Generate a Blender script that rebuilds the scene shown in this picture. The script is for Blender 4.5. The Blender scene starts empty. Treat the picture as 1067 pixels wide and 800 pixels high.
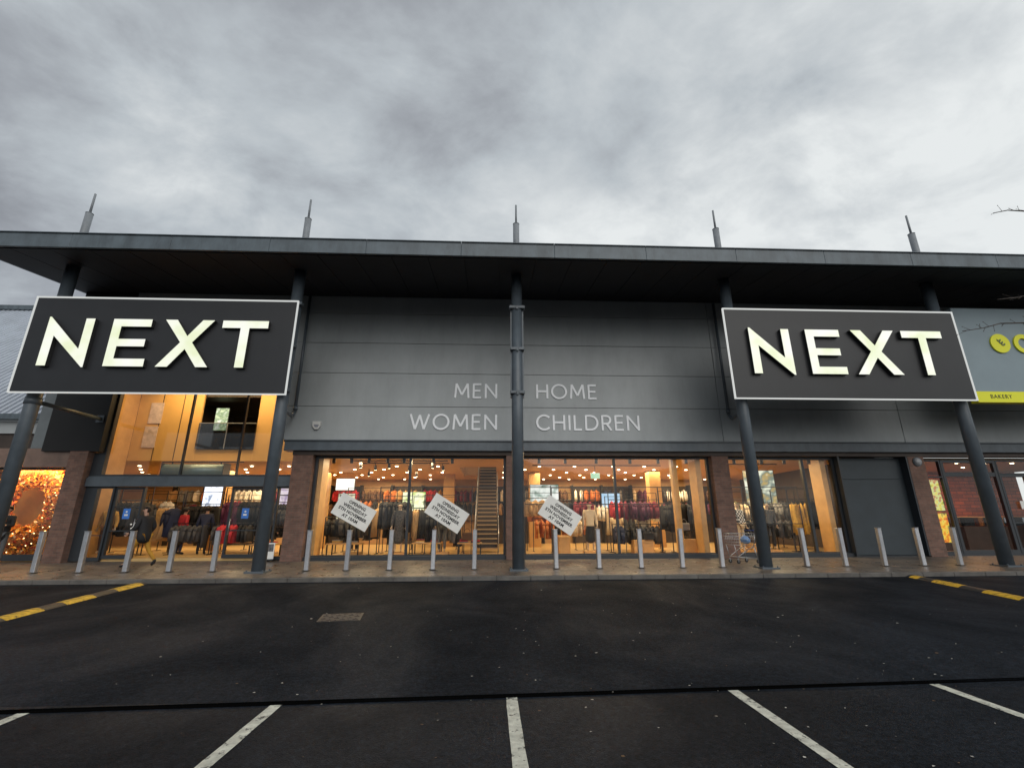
import bpy, bmesh, math, random
from mathutils import Vector, Matrix, noise
R = math.radians
random.seed(11)
sc = bpy.context.scene
# ------------------------------------------------------------------ camera
CAMPOS = Vector((-0.8543, -14.5725, 1.292))
cr_ = Vector((0.99894968, -0.0456699, -0.00371522)); cu_ = Vector((-0.00957724, -0.28739897, 0.95776308))
cf_ = cu_.cross(cr_)
cd = bpy.data.cameras.new('camera'); cam = bpy.data.objects.new('camera', cd); sc.collection.objects.link(cam)
cam.matrix_world = Matrix(((cr_.x, cu_.x, -cf_.x, CAMPOS.x), (cr_.y, cu_.y, -cf_.y, CAMPOS.y), (cr_.z, cu_.z, -cf_.z, CAMPOS.z), (0, 0, 0, 1)))
cd.sensor_width = 36; cd.lens = 36 * 484.03 / 1067; cd.clip_start = .05; cd.clip_end = 3000
sc.camera = cam
# ------------------------------------------------------------------ view + world
sc.view_settings.view_transform = 'Standard'; sc.view_settings.look = 'None'
sc.view_settings.gamma = 1; sc.view_settings.use_curve_mapping = False
sc.view_settings.exposure = 0.0
SUN_EL, SUN_AZ = R(33), R(165)        # azimuth clockwise from +Y: behind the camera, a little to the right
w = bpy.data.worlds.new('World'); sc.world = w; w.use_nodes = True
nt = w.node_tree; nt.nodes.clear()
def N(nt, t, **k):
    n = nt.nodes.new(t)
    for a, b in k.items():
        if a.startswith('i_'):
            n.inputs[int(a[2:])].default_value = b
        else: setattr(n, a, b)
    return n
def ramp(nt, stops, src, out='Fac'):
    n = nt.nodes.new('ShaderNodeValToRGB'); e = n.color_ramp.elements
    while len(e) < len(stops): e.new(.5)
    for i, (p, c) in enumerate(stops):
        e[i].position = p; e[i].color = (c[0], c[1], c[2], 1) if isinstance(c, (tuple, list)) else (c, c, c, 1)
    nt.links.new(src, n.inputs[0]); return n
L = nt.links.new
sky = N(nt, 'ShaderNodeTexSky'); sky.sky_type = 'NISHITA'; sky.sun_disc = False
sky.sun_elevation = SUN_EL; sky.sun_rotation = SUN_AZ; sky.air_density = 1; sky.dust_density = 1
tc = N(nt, 'ShaderNodeTexCoord')
sep = N(nt, 'ShaderNodeSeparateXYZ'); L(tc.outputs['Generated'], sep.inputs[0])
zc = N(nt, 'ShaderNodeMath', operation='MAXIMUM', i_1=.0); L(sep.outputs[2], zc.inputs[0])
za = N(nt, 'ShaderNodeMath', operation='ADD', i_1=.32); L(zc.outputs[0], za.inputs[0])
dx = N(nt, 'ShaderNodeMath', operation='DIVIDE'); L(sep.outputs[0], dx.inputs[0]); L(za.outputs[0], dx.inputs[1])
dy = N(nt, 'ShaderNodeMath', operation='DIVIDE'); L(sep.outputs[1], dy.inputs[0]); L(za.outputs[0], dy.inputs[1])
cx = N(nt, 'ShaderNodeCombineXYZ'); L(dx.outputs[0], cx.inputs[0]); L(dy.outputs[0], cx.inputs[1])
mp = N(nt, 'ShaderNodeMapping'); mp.inputs['Scale'].default_value = (1, 1.25, 1); mp.inputs['Rotation'].default_value = (0, 0, R(-38)); mp.inputs['Location'].default_value = (3.1, 1.7, 0)
L(cx.outputs[0], mp.inputs[0])
n1 = N(nt, 'ShaderNodeTexNoise'); n1.inputs['Scale'].default_value = 1.15; n1.inputs['Detail'].default_value = 7; n1.inputs['Roughness'].default_value = .55; n1.inputs['Distortion'].default_value = .15
L(mp.outputs[0], n1.inputs['Vector'])
n2 = N(nt, 'ShaderNodeTexNoise'); n2.inputs['Scale'].default_value = 3.6; n2.inputs['Detail'].default_value = 10; n2.inputs['Roughness'].default_value = .6; n2.inputs['Distortion'].default_value = .25
L(mp.outputs[0], n2.inputs['Vector'])
mixn = N(nt, 'ShaderNodeMath', operation='MULTIPLY_ADD', i_1=.52); L(n2.outputs[0], mixn.inputs[0]); L(n1.outputs[0], mixn.inputs[2])
# brighter to the right (+x), darker mauve bank low on the left
gx = N(nt, 'ShaderNodeMath', operation='MULTIPLY_ADD', i_1=.17); L(sep.outputs[0], gx.inputs[0]); L(mixn.outputs[0], gx.inputs[2])
def bank(px, py, lo, hi, amt, prev):
    v = (cf_ + cr_ * (px - 533.5) / 484 - cu_ * (py - 400) / 484).normalized()
    d = N(nt, 'ShaderNodeVectorMath', operation='DOT_PRODUCT'); d.inputs[1].default_value = v
    nv = N(nt, 'ShaderNodeVectorMath', operation='MULTIPLY_ADD'); nv.inputs[1].default_value = (.30, .30, .30); L(n2.outputs[1], nv.inputs[0]); L(tc.outputs['Generated'], nv.inputs[2])
    sb = N(nt, 'ShaderNodeVectorMath', operation='SUBTRACT'); L(nv.outputs[0], sb.inputs[0]); sb.inputs[1].default_value = (.15, .15, .15)
    nn = N(nt, 'ShaderNodeVectorMath', operation='NORMALIZE'); L(sb.outputs[0], nn.inputs[0]); L(nn.outputs[0], d.inputs[0])
    m = N(nt, 'ShaderNodeMapRange'); m.interpolation_type = 'SMOOTHSTEP'; m.inputs[1].default_value = lo; m.inputs[2].default_value = hi; m.inputs[3].default_value = 0; m.inputs[4].default_value = amt
    L(d.outputs['Value'], m.inputs[0]); a = N(nt, 'ShaderNodeMath', operation='ADD'); L(m.outputs[0], a.inputs[0]); L(prev.outputs[0], a.inputs[1]); return a
gx = bank(20, 220, .94, .995, -.15, gx)      # mauve cloud bank low on the left
gx = bank(300, 40, .90, .99, -.03, gx)
gx = bank(100, 110, .97, .995, .05, gx)
gx = bank(1000, 130, .80, 1.0, .075, gx)       # bright break on the right
gx = bank(720, 215, .95, .995, -.09, gx)
tone = ramp(nt, [(.44, (2.2, 2.3, 2.5)), (.57, (3.1, 3.3, 3.55)), (.69, (4.25, 4.6, 4.85)), (.79, (5.3, 5.6, 5.75)), (.92, (7.0, 7.25, 7.25))], gx.outputs[0])
# mix a little real sky blue through
mx = N(nt, 'ShaderNodeMix', data_type='RGBA'); mx.inputs[0].default_value = .06
L(tone.outputs[0], mx.inputs[6]); L(sky.outputs[0], mx.inputs[7])
# ground half of the world: dim wet grey
lowr = ramp(nt, [(.48, .10), (.52, 1.0)], sep.outputs[2])
mr = N(nt, 'ShaderNodeMapRange'); mr.inputs[1].default_value = -.03; mr.inputs[2].default_value = .02; mr.inputs[3].default_value = .12; mr.inputs[4].default_value = 1
L(sep.outputs[2], mr.inputs[0])
mu = N(nt, 'ShaderNodeVectorMath', operation='SCALE'); L(mx.outputs[2], mu.inputs[0]); L(mr.outputs[0], mu.inputs['Scale'])
nt.nodes.remove(lowr)
bg = N(nt, 'ShaderNodeBackground'); bg.inputs[1].default_value = .12; L(mu.outputs[0], bg.inputs[0])
wo = N(nt, 'ShaderNodeOutputWorld'); L(bg.outputs[0], wo.inputs[0])
# ------------------------------------------------------------------ sun
sd = bpy.data.lights.new('sun', 'SUN'); sd.energy = 1.3; sd.angle = R(55); sd.color = (1, .95, .88)
so = bpy.data.objects.new('sun', sd); sc.collection.objects.link(so)
sdir = Vector((math.sin(SUN_AZ) * math.cos(SUN_EL), math.cos(SUN_AZ) * math.cos(SUN_EL), math.sin(SUN_EL)))
so.rotation_euler = sdir.to_track_quat('Z', 'Y').to_euler(); so.location = (0, 0, 40)
sc.render.engine = 'CYCLES'
sc.cycles.max_bounces = 6; sc.cycles.transparent_max_bounces = 12; sc.cycles.glossy_bounces = 3

# ------------------------------------------------------------------ material helpers
def mat(name, col, rough=.5, metal=0, var=0, vscale=6, bump=0, bscale=60, spec=None, coat=0, rvar=0, stain=None):
    m = bpy.data.materials.new(name); m.use_nodes = True; nt = m.node_tree; b = nt.nodes['Principled BSDF']
    b.inputs['Base Color'].default_value = (*col, 1); b.inputs['Roughness'].default_value = rough; b.inputs['Metallic'].default_value = metal
    if spec is not None: b.inputs['Specular IOR Level'].default_value = spec
    if coat: b.inputs['Coat Weight'].default_value = coat; b.inputs['Coat Roughness'].default_value = .15
    tc = N(nt, 'ShaderNodeTexCoord')
    if var or rvar:
        n = N(nt, 'ShaderNodeTexNoise'); n.inputs['Scale'].default_value = vscale; n.inputs['Detail'].default_value = 6; n.inputs['Roughness'].default_value = .62
        nt.links.new(tc.outputs['Object'], n.inputs['Vector'])
        if var:
            lo = tuple(c * (1 - var) for c in col); hi = tuple(min(1, c * (1 + var)) for c in col)
            r = ramp(nt, [(.3, lo), (.7, hi)], n.outputs[0]); nt.links.new(r.outputs[0], b.inputs['Base Color'])
        if rvar:
            r = ramp(nt, [(.35, max(0, rough - rvar)), (.65, min(1, rough + rvar))], n.outputs[0]); nt.links.new(r.outputs[0], b.inputs['Roughness'])
    if bump:
        n = N(nt, 'ShaderNodeTexNoise'); n.inputs['Scale'].default_value = bscale; n.inputs['Detail'].default_value = 4
        nt.links.new(tc.outputs['Object'], n.inputs['Vector'])
        bp = N(nt, 'ShaderNodeBump'); bp.inputs['Strength'].default_value = bump; bp.inputs['Distance'].default_value = .01
        nt.links.new(n.outputs[0], bp.inputs['Height']); nt.links.new(bp.outputs[0], b.inputs['Normal'])
    return m
def emis(name, col, strength, noise_cols=None, scale=6):
    m = bpy.data.materials.new(name); m.use_nodes = True; nt = m.node_tree; b = nt.nodes['Principled BSDF']
    b.inputs['Base Color'].default_value = (.02, .02, .02, 1); b.inputs['Roughness'].default_value = .3
    b.inputs['Emission Color'].default_value = (*col, 1); b.inputs['Emission Strength'].default_value = strength
    if noise_cols:
        tc = N(nt, 'ShaderNodeTexCoord'); n = N(nt, 'ShaderNodeTexNoise'); n.inputs['Scale'].default_value = scale; n.inputs['Detail'].default_value = 2
        nt.links.new(tc.outputs['Object'], n.inputs['Vector'])
        k = len(noise_cols); r = ramp(nt, [(.32 + .36 * i / (k - 1), c) for i, c in enumerate(noise_cols)], n.outputs[0])
        nt.links.new(r.outputs[0], b.inputs['Emission Color'])
    return m
def glassmat(name, tint=(1, 1, 1), refl=1.0):
    m = bpy.data.materials.new(name); m.use_nodes = True; nt = m.node_tree; nt.nodes.clear()
    t = N(nt, 'ShaderNodeBsdfTransparent'); t.inputs[0].default_value = (*tint, 1)
    g = N(nt, 'ShaderNodeBsdfGlossy'); g.inputs[0].default_value = (1, 1, 1, 1); g.inputs['Roughness'].default_value = .01
    f = N(nt, 'ShaderNodeFresnel'); f.inputs[0].default_value = 1.4
    k = N(nt, 'ShaderNodeMath', operation='MULTIPLY', i_1=refl); nt.links.new(f.outputs[0], k.inputs[0])
    x = N(nt, 'ShaderNodeMixShader'); o = N(nt, 'ShaderNodeOutputMaterial')
    nt.links.new(k.outputs[0], x.inputs[0]); nt.links.new(t.outputs[0], x.inputs[1]); nt.links.new(g.outputs[0], x.inputs[2]); nt.links.new(x.outputs[0], o.inputs[0])
    return m
def brickmat(name, c1, c2, mortar, bw=.225, bh=.075, ms=.012, horiz=False, rough=.8, offset=.5, rvar=.0, bump=.4, xf=1.0):
    m = bpy.data.materials.new(name); m.use_nodes = True; nt = m.node_tree; b = nt.nodes['Principled BSDF']; b.inputs['Roughness'].default_value = rough
    tc = N(nt, 'ShaderNodeTexCoord'); s = N(nt, 'ShaderNodeSeparateXYZ'); nt.links.new(tc.outputs['Object'], s.inputs[0])
    c = N(nt, 'ShaderNodeCombineXYZ')
    if horiz:
        nt.links.new(s.outputs[0], c.inputs[0]); nt.links.new(s.outputs[1], c.inputs[1])
    else:
        a = N(nt, 'ShaderNodeMath', operation='ADD'); nt.links.new(s.outputs[0], a.inputs[0]); nt.links.new(s.outputs[1], a.inputs[1])
        nt.links.new(a.outputs[0], c.inputs[0]); nt.links.new(s.outputs[2], c.inputs[1])
    br = N(nt, 'ShaderNodeTexBrick'); br.offset = offset
    br.inputs['Scale'].default_value = 1; br.inputs['Brick Width'].default_value = bw; br.inputs['Row Height'].default_value = bh; br.inputs['Mortar Size'].default_value = ms / 2
    br.inputs['Mortar Smooth'].default_value = .15; br.inputs['Bias'].default_value = 0
    br.inputs['Color1'].default_value = (*c1, 1); br.inputs['Color2'].default_value = (*c2, 1); br.inputs['Mortar'].default_value = (*mortar, 1)
    nt.links.new(c.outputs[0], br.inputs['Vector'])
    n = N(nt, 'ShaderNodeTexNoise'); n.inputs['Scale'].default_value = 2.3; n.inputs['Detail'].default_value = 8; n.inputs['Roughness'].default_value = .7; nt.links.new(tc.outputs['Object'], n.inputs['Vector'])
    r = ramp(nt, [(.3, .6), (.7, 1.25)], n.outputs[0])
    mm = N(nt, 'ShaderNodeMix', data_type='RGBA', blend_type='MULTIPLY'); mm.inputs[0].default_value = .9
    nt.links.new(br.outputs[0], mm.inputs[6]); nt.links.new(r.outputs[0], mm.inputs[7]); nt.links.new(mm.outputs[2], b.inputs['Base Color'])
    if rvar:
        r2 = ramp(nt, [(.38, rough - rvar), (.62, rough + rvar)], n.outputs[0]); nt.links.new(r2.outputs[0], b.inputs['Roughness'])
    bp = N(nt, 'ShaderNodeBump'); bp.inputs['Strength'].default_value = bump; bp.inputs['Distance'].default_value = .006; bp.invert = True
    nt.links.new(br.outputs[1], bp.inputs['Height']); nt.links.new(bp.outputs[0], b.inputs['Normal'])
    return m
M = {}
# wet asphalt
def asphalt(name, base, wet_lo, wet_hi):
    m = bpy.data.materials.new(name); m.use_nodes = True; nt = m.node_tree; b = nt.nodes['Principled BSDF']
    tc = N(nt, 'ShaderNodeTexCoord'); v = tc.outputs['Object']; l = nt.links.new
    big = N(nt, 'ShaderNodeTexNoise'); big.inputs['Scale'].default_value = .42; big.inputs['Detail'].default_value = 7; big.inputs['Roughness'].default_value = .6; big.inputs['Distortion'].default_value = .5
    mpp = N(nt, 'ShaderNodeMapping'); mpp.inputs['Scale'].default_value = (1.1, .8, 1); l(v, mpp.inputs[0]); l(mpp.outputs[0], big.inputs['Vector'])
    fine = N(nt, 'ShaderNodeTexNoise'); fine.inputs['Scale'].default_value = 45; fine.inputs['Detail'].default_value = 6; fine.inputs['Roughness'].default_value = .8; l(v, fine.inputs['Vector'])
    vor = N(nt, 'ShaderNodeTexVoronoi'); vor.inputs['Scale'].default_value = 95; l(v, vor.inputs['Vector'])
    c1 = ramp(nt, [(.34, tuple(x * .68 for x in base)), (.50, base), (.68, tuple(x * 1.4 for x in base))], big.outputs[0])
    mid = N(nt, 'ShaderNodeTexNoise'); mid.inputs['Scale'].default_value = 16; mid.inputs['Detail'].default_value = 8; mid.inputs['Roughness'].default_value = .85; l(v, mid.inputs['Vector'])
    fm = N(nt, 'ShaderNodeMath', operation='MULTIPLY_ADD', i_1=.6, i_2=.0); l(mid.outputs[0], fm.inputs[0])
    fh = N(nt, 'ShaderNodeMath', operation='MULTIPLY_ADD', i_1=.4); l(fine.outputs[0], fh.inputs[0]); l(fm.outputs[0], fh.inputs[2])
    c2 = ramp(nt, [(.38, .25), (.50, .9), (.60, 1.9), (.70, 4.5)], fh.outputs[0])
    mm = N(nt, 'ShaderNodeMix', data_type='RGBA', blend_type='MULTIPLY'); mm.inputs[0].default_value = 1; l(c1.outputs[0], mm.inputs[6]); l(c2.outputs[0], mm.inputs[7]); l(mm.outputs[2], b.inputs['Base Color'])
    rr = ramp(nt, [(.33, wet_hi), (.66, wet_lo)], big.outputs[0]); l(rr.outputs[0], b.inputs['Roughness'])
    b.inputs['Specular IOR Level'].default_value = .035
    bp = N(nt, 'ShaderNodeBump'); bp.inputs['Strength'].default_value = .75; bp.inputs['Distance'].default_value = .006
    ad = N(nt, 'ShaderNodeMath', operation='ADD'); l(vor.outputs[0], ad.inputs[0]); l(fine.outputs[0], ad.inputs[1]); l(ad.outputs[0], bp.inputs['Height']); l(bp.outputs[0], b.inputs['Normal'])
    return m
M['asphalt'] = asphalt('wet_asphalt', (.0122, .0155, .0212), .55, .8)
M['asphalt2'] = asphalt('car_park_asphalt', (.0122, .0155, .0212), .36, .6)
M['slab'] = brickmat('paving_slabs', (.15, .125, .105), (.10, .086, .075), (.045, .04, .036), .6, .45, .014, True, .42, .5, .16, .3)
M['kerb'] = mat('kerb_concrete', (.105, .098, .09), .6, 0, .35, 3, .3, 90)
M['brick'] = brickmat('red_brick', (.22, .115, .085), (.15, .085, .065), (.16, .13, .11))
M['line'] = mat('worn_road_paint', (.50, .50, .43), .6, 0, .35, 9, .4, 60)
M['clad'] = mat('grey_cladding', (.355, .38, .39), .45, .0, .10, .5, .05, 4)
M['clad_dark'] = mat('dark_backing', (.02, .02, .022), .7)
M['steel'] = mat('blue_grey_steel_paint', (.088, .108, .128), .38, 0, .16, 2.5, .08, 30)
M['fascia'] = mat('fascia_metal', (.095, .122, .143), .45, 0, .25, 1.3, .05, 10)
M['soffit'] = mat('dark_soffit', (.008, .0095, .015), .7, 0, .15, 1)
M['frame'] = mat('dark_window_frame', (.028, .033, .04), .4)
M['stainless'] = mat('brushed_stainless', (.50, .51, .54), .38, .75, .12, 14, .1, 40)
M['galv'] = mat('galvanised_pole', (.20, .22, .24), .55, .0, .15, 5)
M['signblack'] = mat('sign_black_panel', (.013, .014, .017), .45, 0, .15, 1)
M['signwhite'] = mat('sign_white_edge', (.85, .85, .85), .4)
M['letterside'] = mat('letter_side', (.03, .03, .03), .4)
M['letter'] = emis('lit_letter_face', (.96, 1.0, .80), .95, [(.86, .93, .62), (.97, 1, .82), (1, 1, .95)], 1.3)
M['lettering'] = mat('pale_lettering', (.90, .92, .95), .5)
M['wood'] = mat('pale_oak', (.50, .29, .11), .45, 0, .14, 2.2)
M['woodceil'] = mat('warm_ceiling', (.56, .32, .11), .6, 0, .06, 1.2)
M['floor'] = mat('oak_floor', (.60, .40, .17), .28, 0, .12, 3)
M['intwall'] = mat('interior_wall', (.42, .26, .13), .6, 0, .15, 1.5)
M['intdark'] = mat('interior_dark', (.05, .035, .028), .6, 0, .3, 2)
M['drain'] = mat('drain_black', (.003, .003, .003), 1.0, spec=0)
M['black'] = mat('black_metal', (.012, .012, .013), .4)
M['glass'] = glassmat('shop_glass', (.95, .95, .94), 1.3)
M['glass_clear'] = glassmat('balustrade_glass', (.62, .64, .66), 1.5)
M['white'] = mat('white_board', (.80, .80, .77), .55, 0, .06, 4)
M['ink'] = mat('black_ink', (.02, .02, .02), .6)
M['yellow'] = mat('yellow_rubber', (.62, .38, .03), .55, 0, .35, 14, .4, 40)
def wear(m, sc_, lo, under=(.03, .032, .035)):
    nt = m.node_tree; b = nt.nodes['Principled BSDF']; src = b.inputs['Base Color'].links[0].from_socket
    tc = N(nt, 'ShaderNodeTexCoord'); n = N(nt, 'ShaderNodeTexNoise'); n.inputs['Scale'].default_value = sc_; n.inputs['Detail'].default_value = 9; n.inputs['Roughness'].default_value = .75; nt.links.new(tc.outputs['Object'], n.inputs['Vector'])
    r = ramp(nt, [(lo, 1), (lo + .05, 0)], n.outputs[0]); mm = N(nt, 'ShaderNodeMix', data_type='RGBA'); mm.inputs[7].default_value = (*under, 1)
    nt.links.new(r.outputs[0], mm.inputs[0]); nt.links.new(src, mm.inputs[6]); nt.links.new(mm.outputs[2], b.inputs['Base Color'])
wear(M['line'], 11, .40); wear(M['yellow'], 9, .38, (.10, .06, .03))
M['rubber'] = mat('black_rubber', (.022, .022, .024), .5, 0, .3, 8, .4, 50)
M['iron'] = mat('cast_iron', (.045, .038, .038), .6, 0, .4, 18, .4, 60)
M['corr'] = mat('corrugated_roof', (.42, .46, .52), .45, .0, .12, 1)
M['skin'] = mat('skin', (.42, .24, .17), .5)
M['hair'] = mat('dark_hair', (.018, .012, .01), .6)
M['lamp'] = emis('lamp_glow', (1, .80, .50), 16)
M['chrome'] = mat('zinc_wire', (.50, .52, .54), .3, .85)
M['blue'] = mat('pale_blue_plastic', (.12, .28, .62), .4)
def streaks(m, amt=.22):
    nt = m.node_tree; b = nt.nodes['Principled BSDF']; src = b.inputs['Base Color'].links[0].from_socket
    tc = N(nt, 'ShaderNodeTexCoord'); mp = N(nt, 'ShaderNodeMapping'); mp.inputs['Scale'].default_value = (1.5, 1.5, .30); nt.links.new(tc.outputs['Object'], mp.inputs[0])
    n = N(nt, 'ShaderNodeTexNoise'); n.inputs['Scale'].default_value = 1.6; n.inputs['Detail'].default_value = 9; n.inputs['Roughness'].default_value = .72; nt.links.new(mp.outputs[0], n.inputs['Vector'])
    r = ramp(nt, [(.34, 1 - amt), (.55, 1.0), (.75, 1 + amt * .35)], n.outputs[0]); mm = N(nt, 'ShaderNodeMix', data_type='RGBA', blend_type='MULTIPLY'); mm.inputs[0].default_value = 1
    nt.links.new(src, mm.inputs[6]); nt.links.new(r.outputs[0], mm.inputs[7]); nt.links.new(mm.outputs[2], b.inputs['Base Color'])
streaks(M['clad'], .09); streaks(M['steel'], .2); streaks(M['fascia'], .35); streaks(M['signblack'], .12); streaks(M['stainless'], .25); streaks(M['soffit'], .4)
# ------------------------------------------------------------------ object helpers
def tag(o, label=None, cat=None, group=None, kind=None):
    if label: o['label'] = label
    if cat: o['category'] = cat
    if group: o['group'] = group
    if kind: o['kind'] = kind
    return o
def thing(name, label, cat, loc=(0, 0, 0), rz=0, group=None):
    o = bpy.data.objects.new(name, None); sc.collection.objects.link(o); o.location = loc; o.rotation_euler = (0, 0, rz); o.empty_display_size = .2
    return tag(o, label, cat, group)
def obj(name, bm, m, parent=None, smooth=False, ms=None):
    me = bpy.data.meshes.new(name); bm.to_mesh(me); bm.free()
    for x in ([m] if not ms else ms): me.materials.append(M[x] if isinstance(x, str) else x)
    if smooth:
        for p in me.polygons: p.use_smooth = True
    o = bpy.data.objects.new(name, me); sc.collection.objects.link(o)
    if parent: o.parent = parent
    return o
def B(): return bmesh.new()
def each(name, L_, m, parent):
    for a in L_: obj(name, boxes([a]), m, parent)
def box(bm, x0, x1, y0, y1, z0, z1, mi=0, bev=0):
    vs = [bm.verts.new((x, y, z)) for x in (x0, x1) for y in (y0, y1) for z in (z0, z1)]
    fs = []
    for a in ((0, 1, 3, 2), (4, 6, 7, 5), (0, 4, 5, 1), (2, 3, 7, 6), (0, 2, 6, 4), (1, 5, 7, 3)):
        f = bm.faces.new([vs[i] for i in a]); f.material_index = mi; fs.append(f)
    if bev:
        es = list({e for f in fs for e in f.edges})
        bmesh.ops.bevel(bm, geom=es, offset=bev, segments=1, affect='EDGES')
    return bm
def boxes(L_):
    bm = B()
    for a in L_: box(bm, *a)
    return bm
def tube(bm, p0, p1, r0, r1=None, seg=12, mi=0, caps=True):
    r1 = r0 if r1 is None else r1
    p0 = Vector(p0); p1 = Vector(p1); d = (p1 - p0).normalized()
    a = Vector((0, 0, 1)) if abs(d.z) < .95 else Vector((1, 0, 0))
    u = d.cross(a).normalized(); v = d.cross(u)
    A = []; C = []
    for i in range(seg):
        t = 2 * math.pi * i / seg; w_ = u * math.cos(t) + v * math.sin(t)
        A.append(bm.verts.new(p0 + w_ * r0)); C.append(bm.verts.new(p1 + w_ * r1))
    for i in range(seg):
        f = bm.faces.new([A[i], A[(i + 1) % seg], C[(i + 1) % seg], C[i]]); f.material_index = mi; f.smooth = True
    if caps:
        f = bm.faces.new(A[::-1]); f.material_index = mi; f = bm.faces.new(C); f.material_index = mi
    return bm
def poly_prism(bm, pts, y0, y1, front_mi=0, side_mi=0):
    """pts in xz, front at y0 (towards the camera), back at y1"""
    F = [bm.verts.new((x, y0, z)) for x, z in pts]; K = [bm.verts.new((x, y1, z)) for x, z in pts]
    f = bm.faces.new(F); f.material_index = front_mi
    g = bm.faces.new(K[::-1]); g.material_index = side_mi
    n = len(pts)
    for i in range(n):
        s = bm.faces.new([F[i], K[i], K[(i + 1) % n], F[(i + 1) % n]]); s.material_index = side_mi
    bmesh.ops.recalc_face_normals(bm, faces=bm.faces)
def text_mesh(name, body, size, m, parent, loc, rot, align='CENTER', space=1.0, line=1.0, ext=.002, bold=0):
    cu = bpy.data.curves.new(name, 'FONT'); cu.body = body; cu.size = size; cu.align_x = align; cu.align_y = 'CENTER'
    cu.space_character = space; cu.space_line = line; cu.extrude = ext; cu.offset = bold; cu.resolution_u = 2
    t = bpy.data.objects.new('tmp', cu); sc.collection.objects.link(t)
    me = bpy.data.meshes.new_from_object(t.evaluated_get(bpy.context.evaluated_depsgraph_get()))
    bpy.data.objects.remove(t); me.materials.clear(); me.materials.append(M[m])
    o = bpy.data.objects.new(name, me); sc.collection.objects.link(o); o.parent = parent; o.location = loc; o.rotation_euler = rot
    return o
def copy_tree(o, parent=None):
    c = o.copy(); sc.collection.objects.link(c); c.parent = parent
    for ch in o.children: copy_tree(ch, c)
    return c
ORD = ['leftmost', 'second', 'third', 'fourth', 'fifth', 'sixth', 'seventh', 'eighth', 'ninth', 'tenth', 'eleventh', 'twelfth', 'thirteenth', 'fourteenth', 'fifteenth', 'sixteenth', 'seventeenth', 'eighteenth', 'nineteenth', 'twentieth']
def ordl(i): return ORD[i] if i == 0 else ORD[i] + ' from the left'

# ================================================================== GROUND
KY = -1.17                       # kerb face
def pav(y): return .05 * y
def road(y): return -.17 + .035 * (y + 1.4) if y > -9.0 else -.436
def sheet(name, pts, m, kind='structure'):
    bm = B(); bm.faces.new([bm.verts.new(p) for p in pts]); bmesh.ops.recalc_face_normals(bm, faces=bm.faces)
    o = obj(name, bm, m); tag(o, kind=kind); return o
bm = B()
ys = [KY + .02, -9.0, -120, -900]
for a, b in zip(ys[:-1], ys[1:]):
    za, zb = (road(a), road(b) if b > -100 else -.436)
    bm.faces.new([bm.verts.new(p) for p in ((-900, a, za), (-900, b, zb), (900, b, zb), (900, a, za))])
bmesh.ops.remove_doubles(bm, verts=bm.verts, dist=.001); bmesh.ops.recalc_face_normals(bm, faces=bm.faces)
for f in bm.faces:
    if f.normal.z < 0: f.normal_flip()
    f.material_index = 0 if f.calc_center_median().y > -9 else 1
road_o = obj('road', bm, None, ms=['asphalt', 'asphalt2']); tag(road_o, kind='structure')
sheet('ground', [(-900, 4.3, .0), (900, 4.3, .0), (900, 1500, .0), (-900, 1500, .0)], 'asphalt2')
sheet('pavement', [(-60, KY + .125, pav(KY + .125)), (60, KY + .125, pav(KY + .125)), (60, 4.3, pav(4.3) - .06), (-60, 4.3, pav(4.3) - .06)], 'slab')
# sloping pavement meets the threshold
bm = B()
x = -40
while x < 40:
    L_ = .915
    box(bm, x, x + L_ - .006, KY, KY + .125, -.4, pav(KY) + .004, bev=.012); x += L_
o = obj('kerb', bm, 'kerb'); tag(o, kind='structure')
# parking bay lines
bm = B()
for i, xx in enumerate((-9.98, -7.64, -5.31, -2.97, -.61, 1.775, 4.1, 6.45, 8.8)):
    yt = -9.14 + .033 * (xx + 5.3)
    n = 16; prev = None
    for k in range(n + 1):
        y = yt - k * (4.8 / n); j = .004
        a = bm.verts.new((xx - .058 + random.uniform(-j, j), y, -.432)); b = bm.verts.new((xx + .058 + random.uniform(-j, j), y, -.432))
        if prev: bm.faces.new([prev[0], a, b, prev[1]])
        prev = (a, b)
o = obj('parking_bay_lines', bm, 'line'); tag(o, kind='structure')
# drainage channel
dr = thing('drainage_channel', 'long black slotted drainage channel crossing the wet asphalt before the parking bays', 'drain', (0, -9.0, -.436))
def dyl(x): return .033 * (x + 1.0) - .0
bm = B()
def slbox(bm, x0, x1, oy0, oy1, z0, z1):
    vs = [bm.verts.new((x, dyl(x) + oy, z)) for x in (x0, x1) for oy in (oy0, oy1) for z in (z0, z1)]
    for a in ((0, 1, 3, 2), (4, 6, 7, 5), (0, 4, 5, 1), (2, 3, 7, 6), (0, 2, 6, 4), (1, 5, 7, 3)): bm.faces.new([vs[i] for i in a])
slbox(bm, -12, 12, -.036, .036, .001, .006)
obj('channel_bed', bm, 'drain', dr)
bm = B()
for s in (-1, 1): slbox(bm, -12, 12, s * .036 - .006, s * .036 + .006, .001, .012)
x = -12
while x < 12:
    slbox(bm, x, x + .014, -.029, .029, .001, .011); x += .034
obj('grating', bm, 'drain', dr)
# manhole
mh = thing('manhole_cover', 'rectangular cast iron manhole cover set in the wet road', 'manhole cover', (-3.5, -5.28, road(-5.28) + .004))
mh.rotation_euler = (math.atan(.035), 0, R(8))
bm = B(); box(bm, -.36, .36, -.30, .30, -.02, .004); o = obj('frame', bm, 'rubber', mh)
bm = B()
box(bm, -.33, .33, -.27, .27, 0, .008)
for i in range(6):
    for j in range(5):
        x = -.275 + .11 * i; y = -.22 + .11 * j
        if (i + j) % 2: box(bm, x - .045, x + .045, y - .012, y + .012, .008, .014)
        else: box(bm, x - .012, x + .012, y - .045, y + .045, .008, .014)
obj('cover', bm, 'iron', mh)
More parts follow.
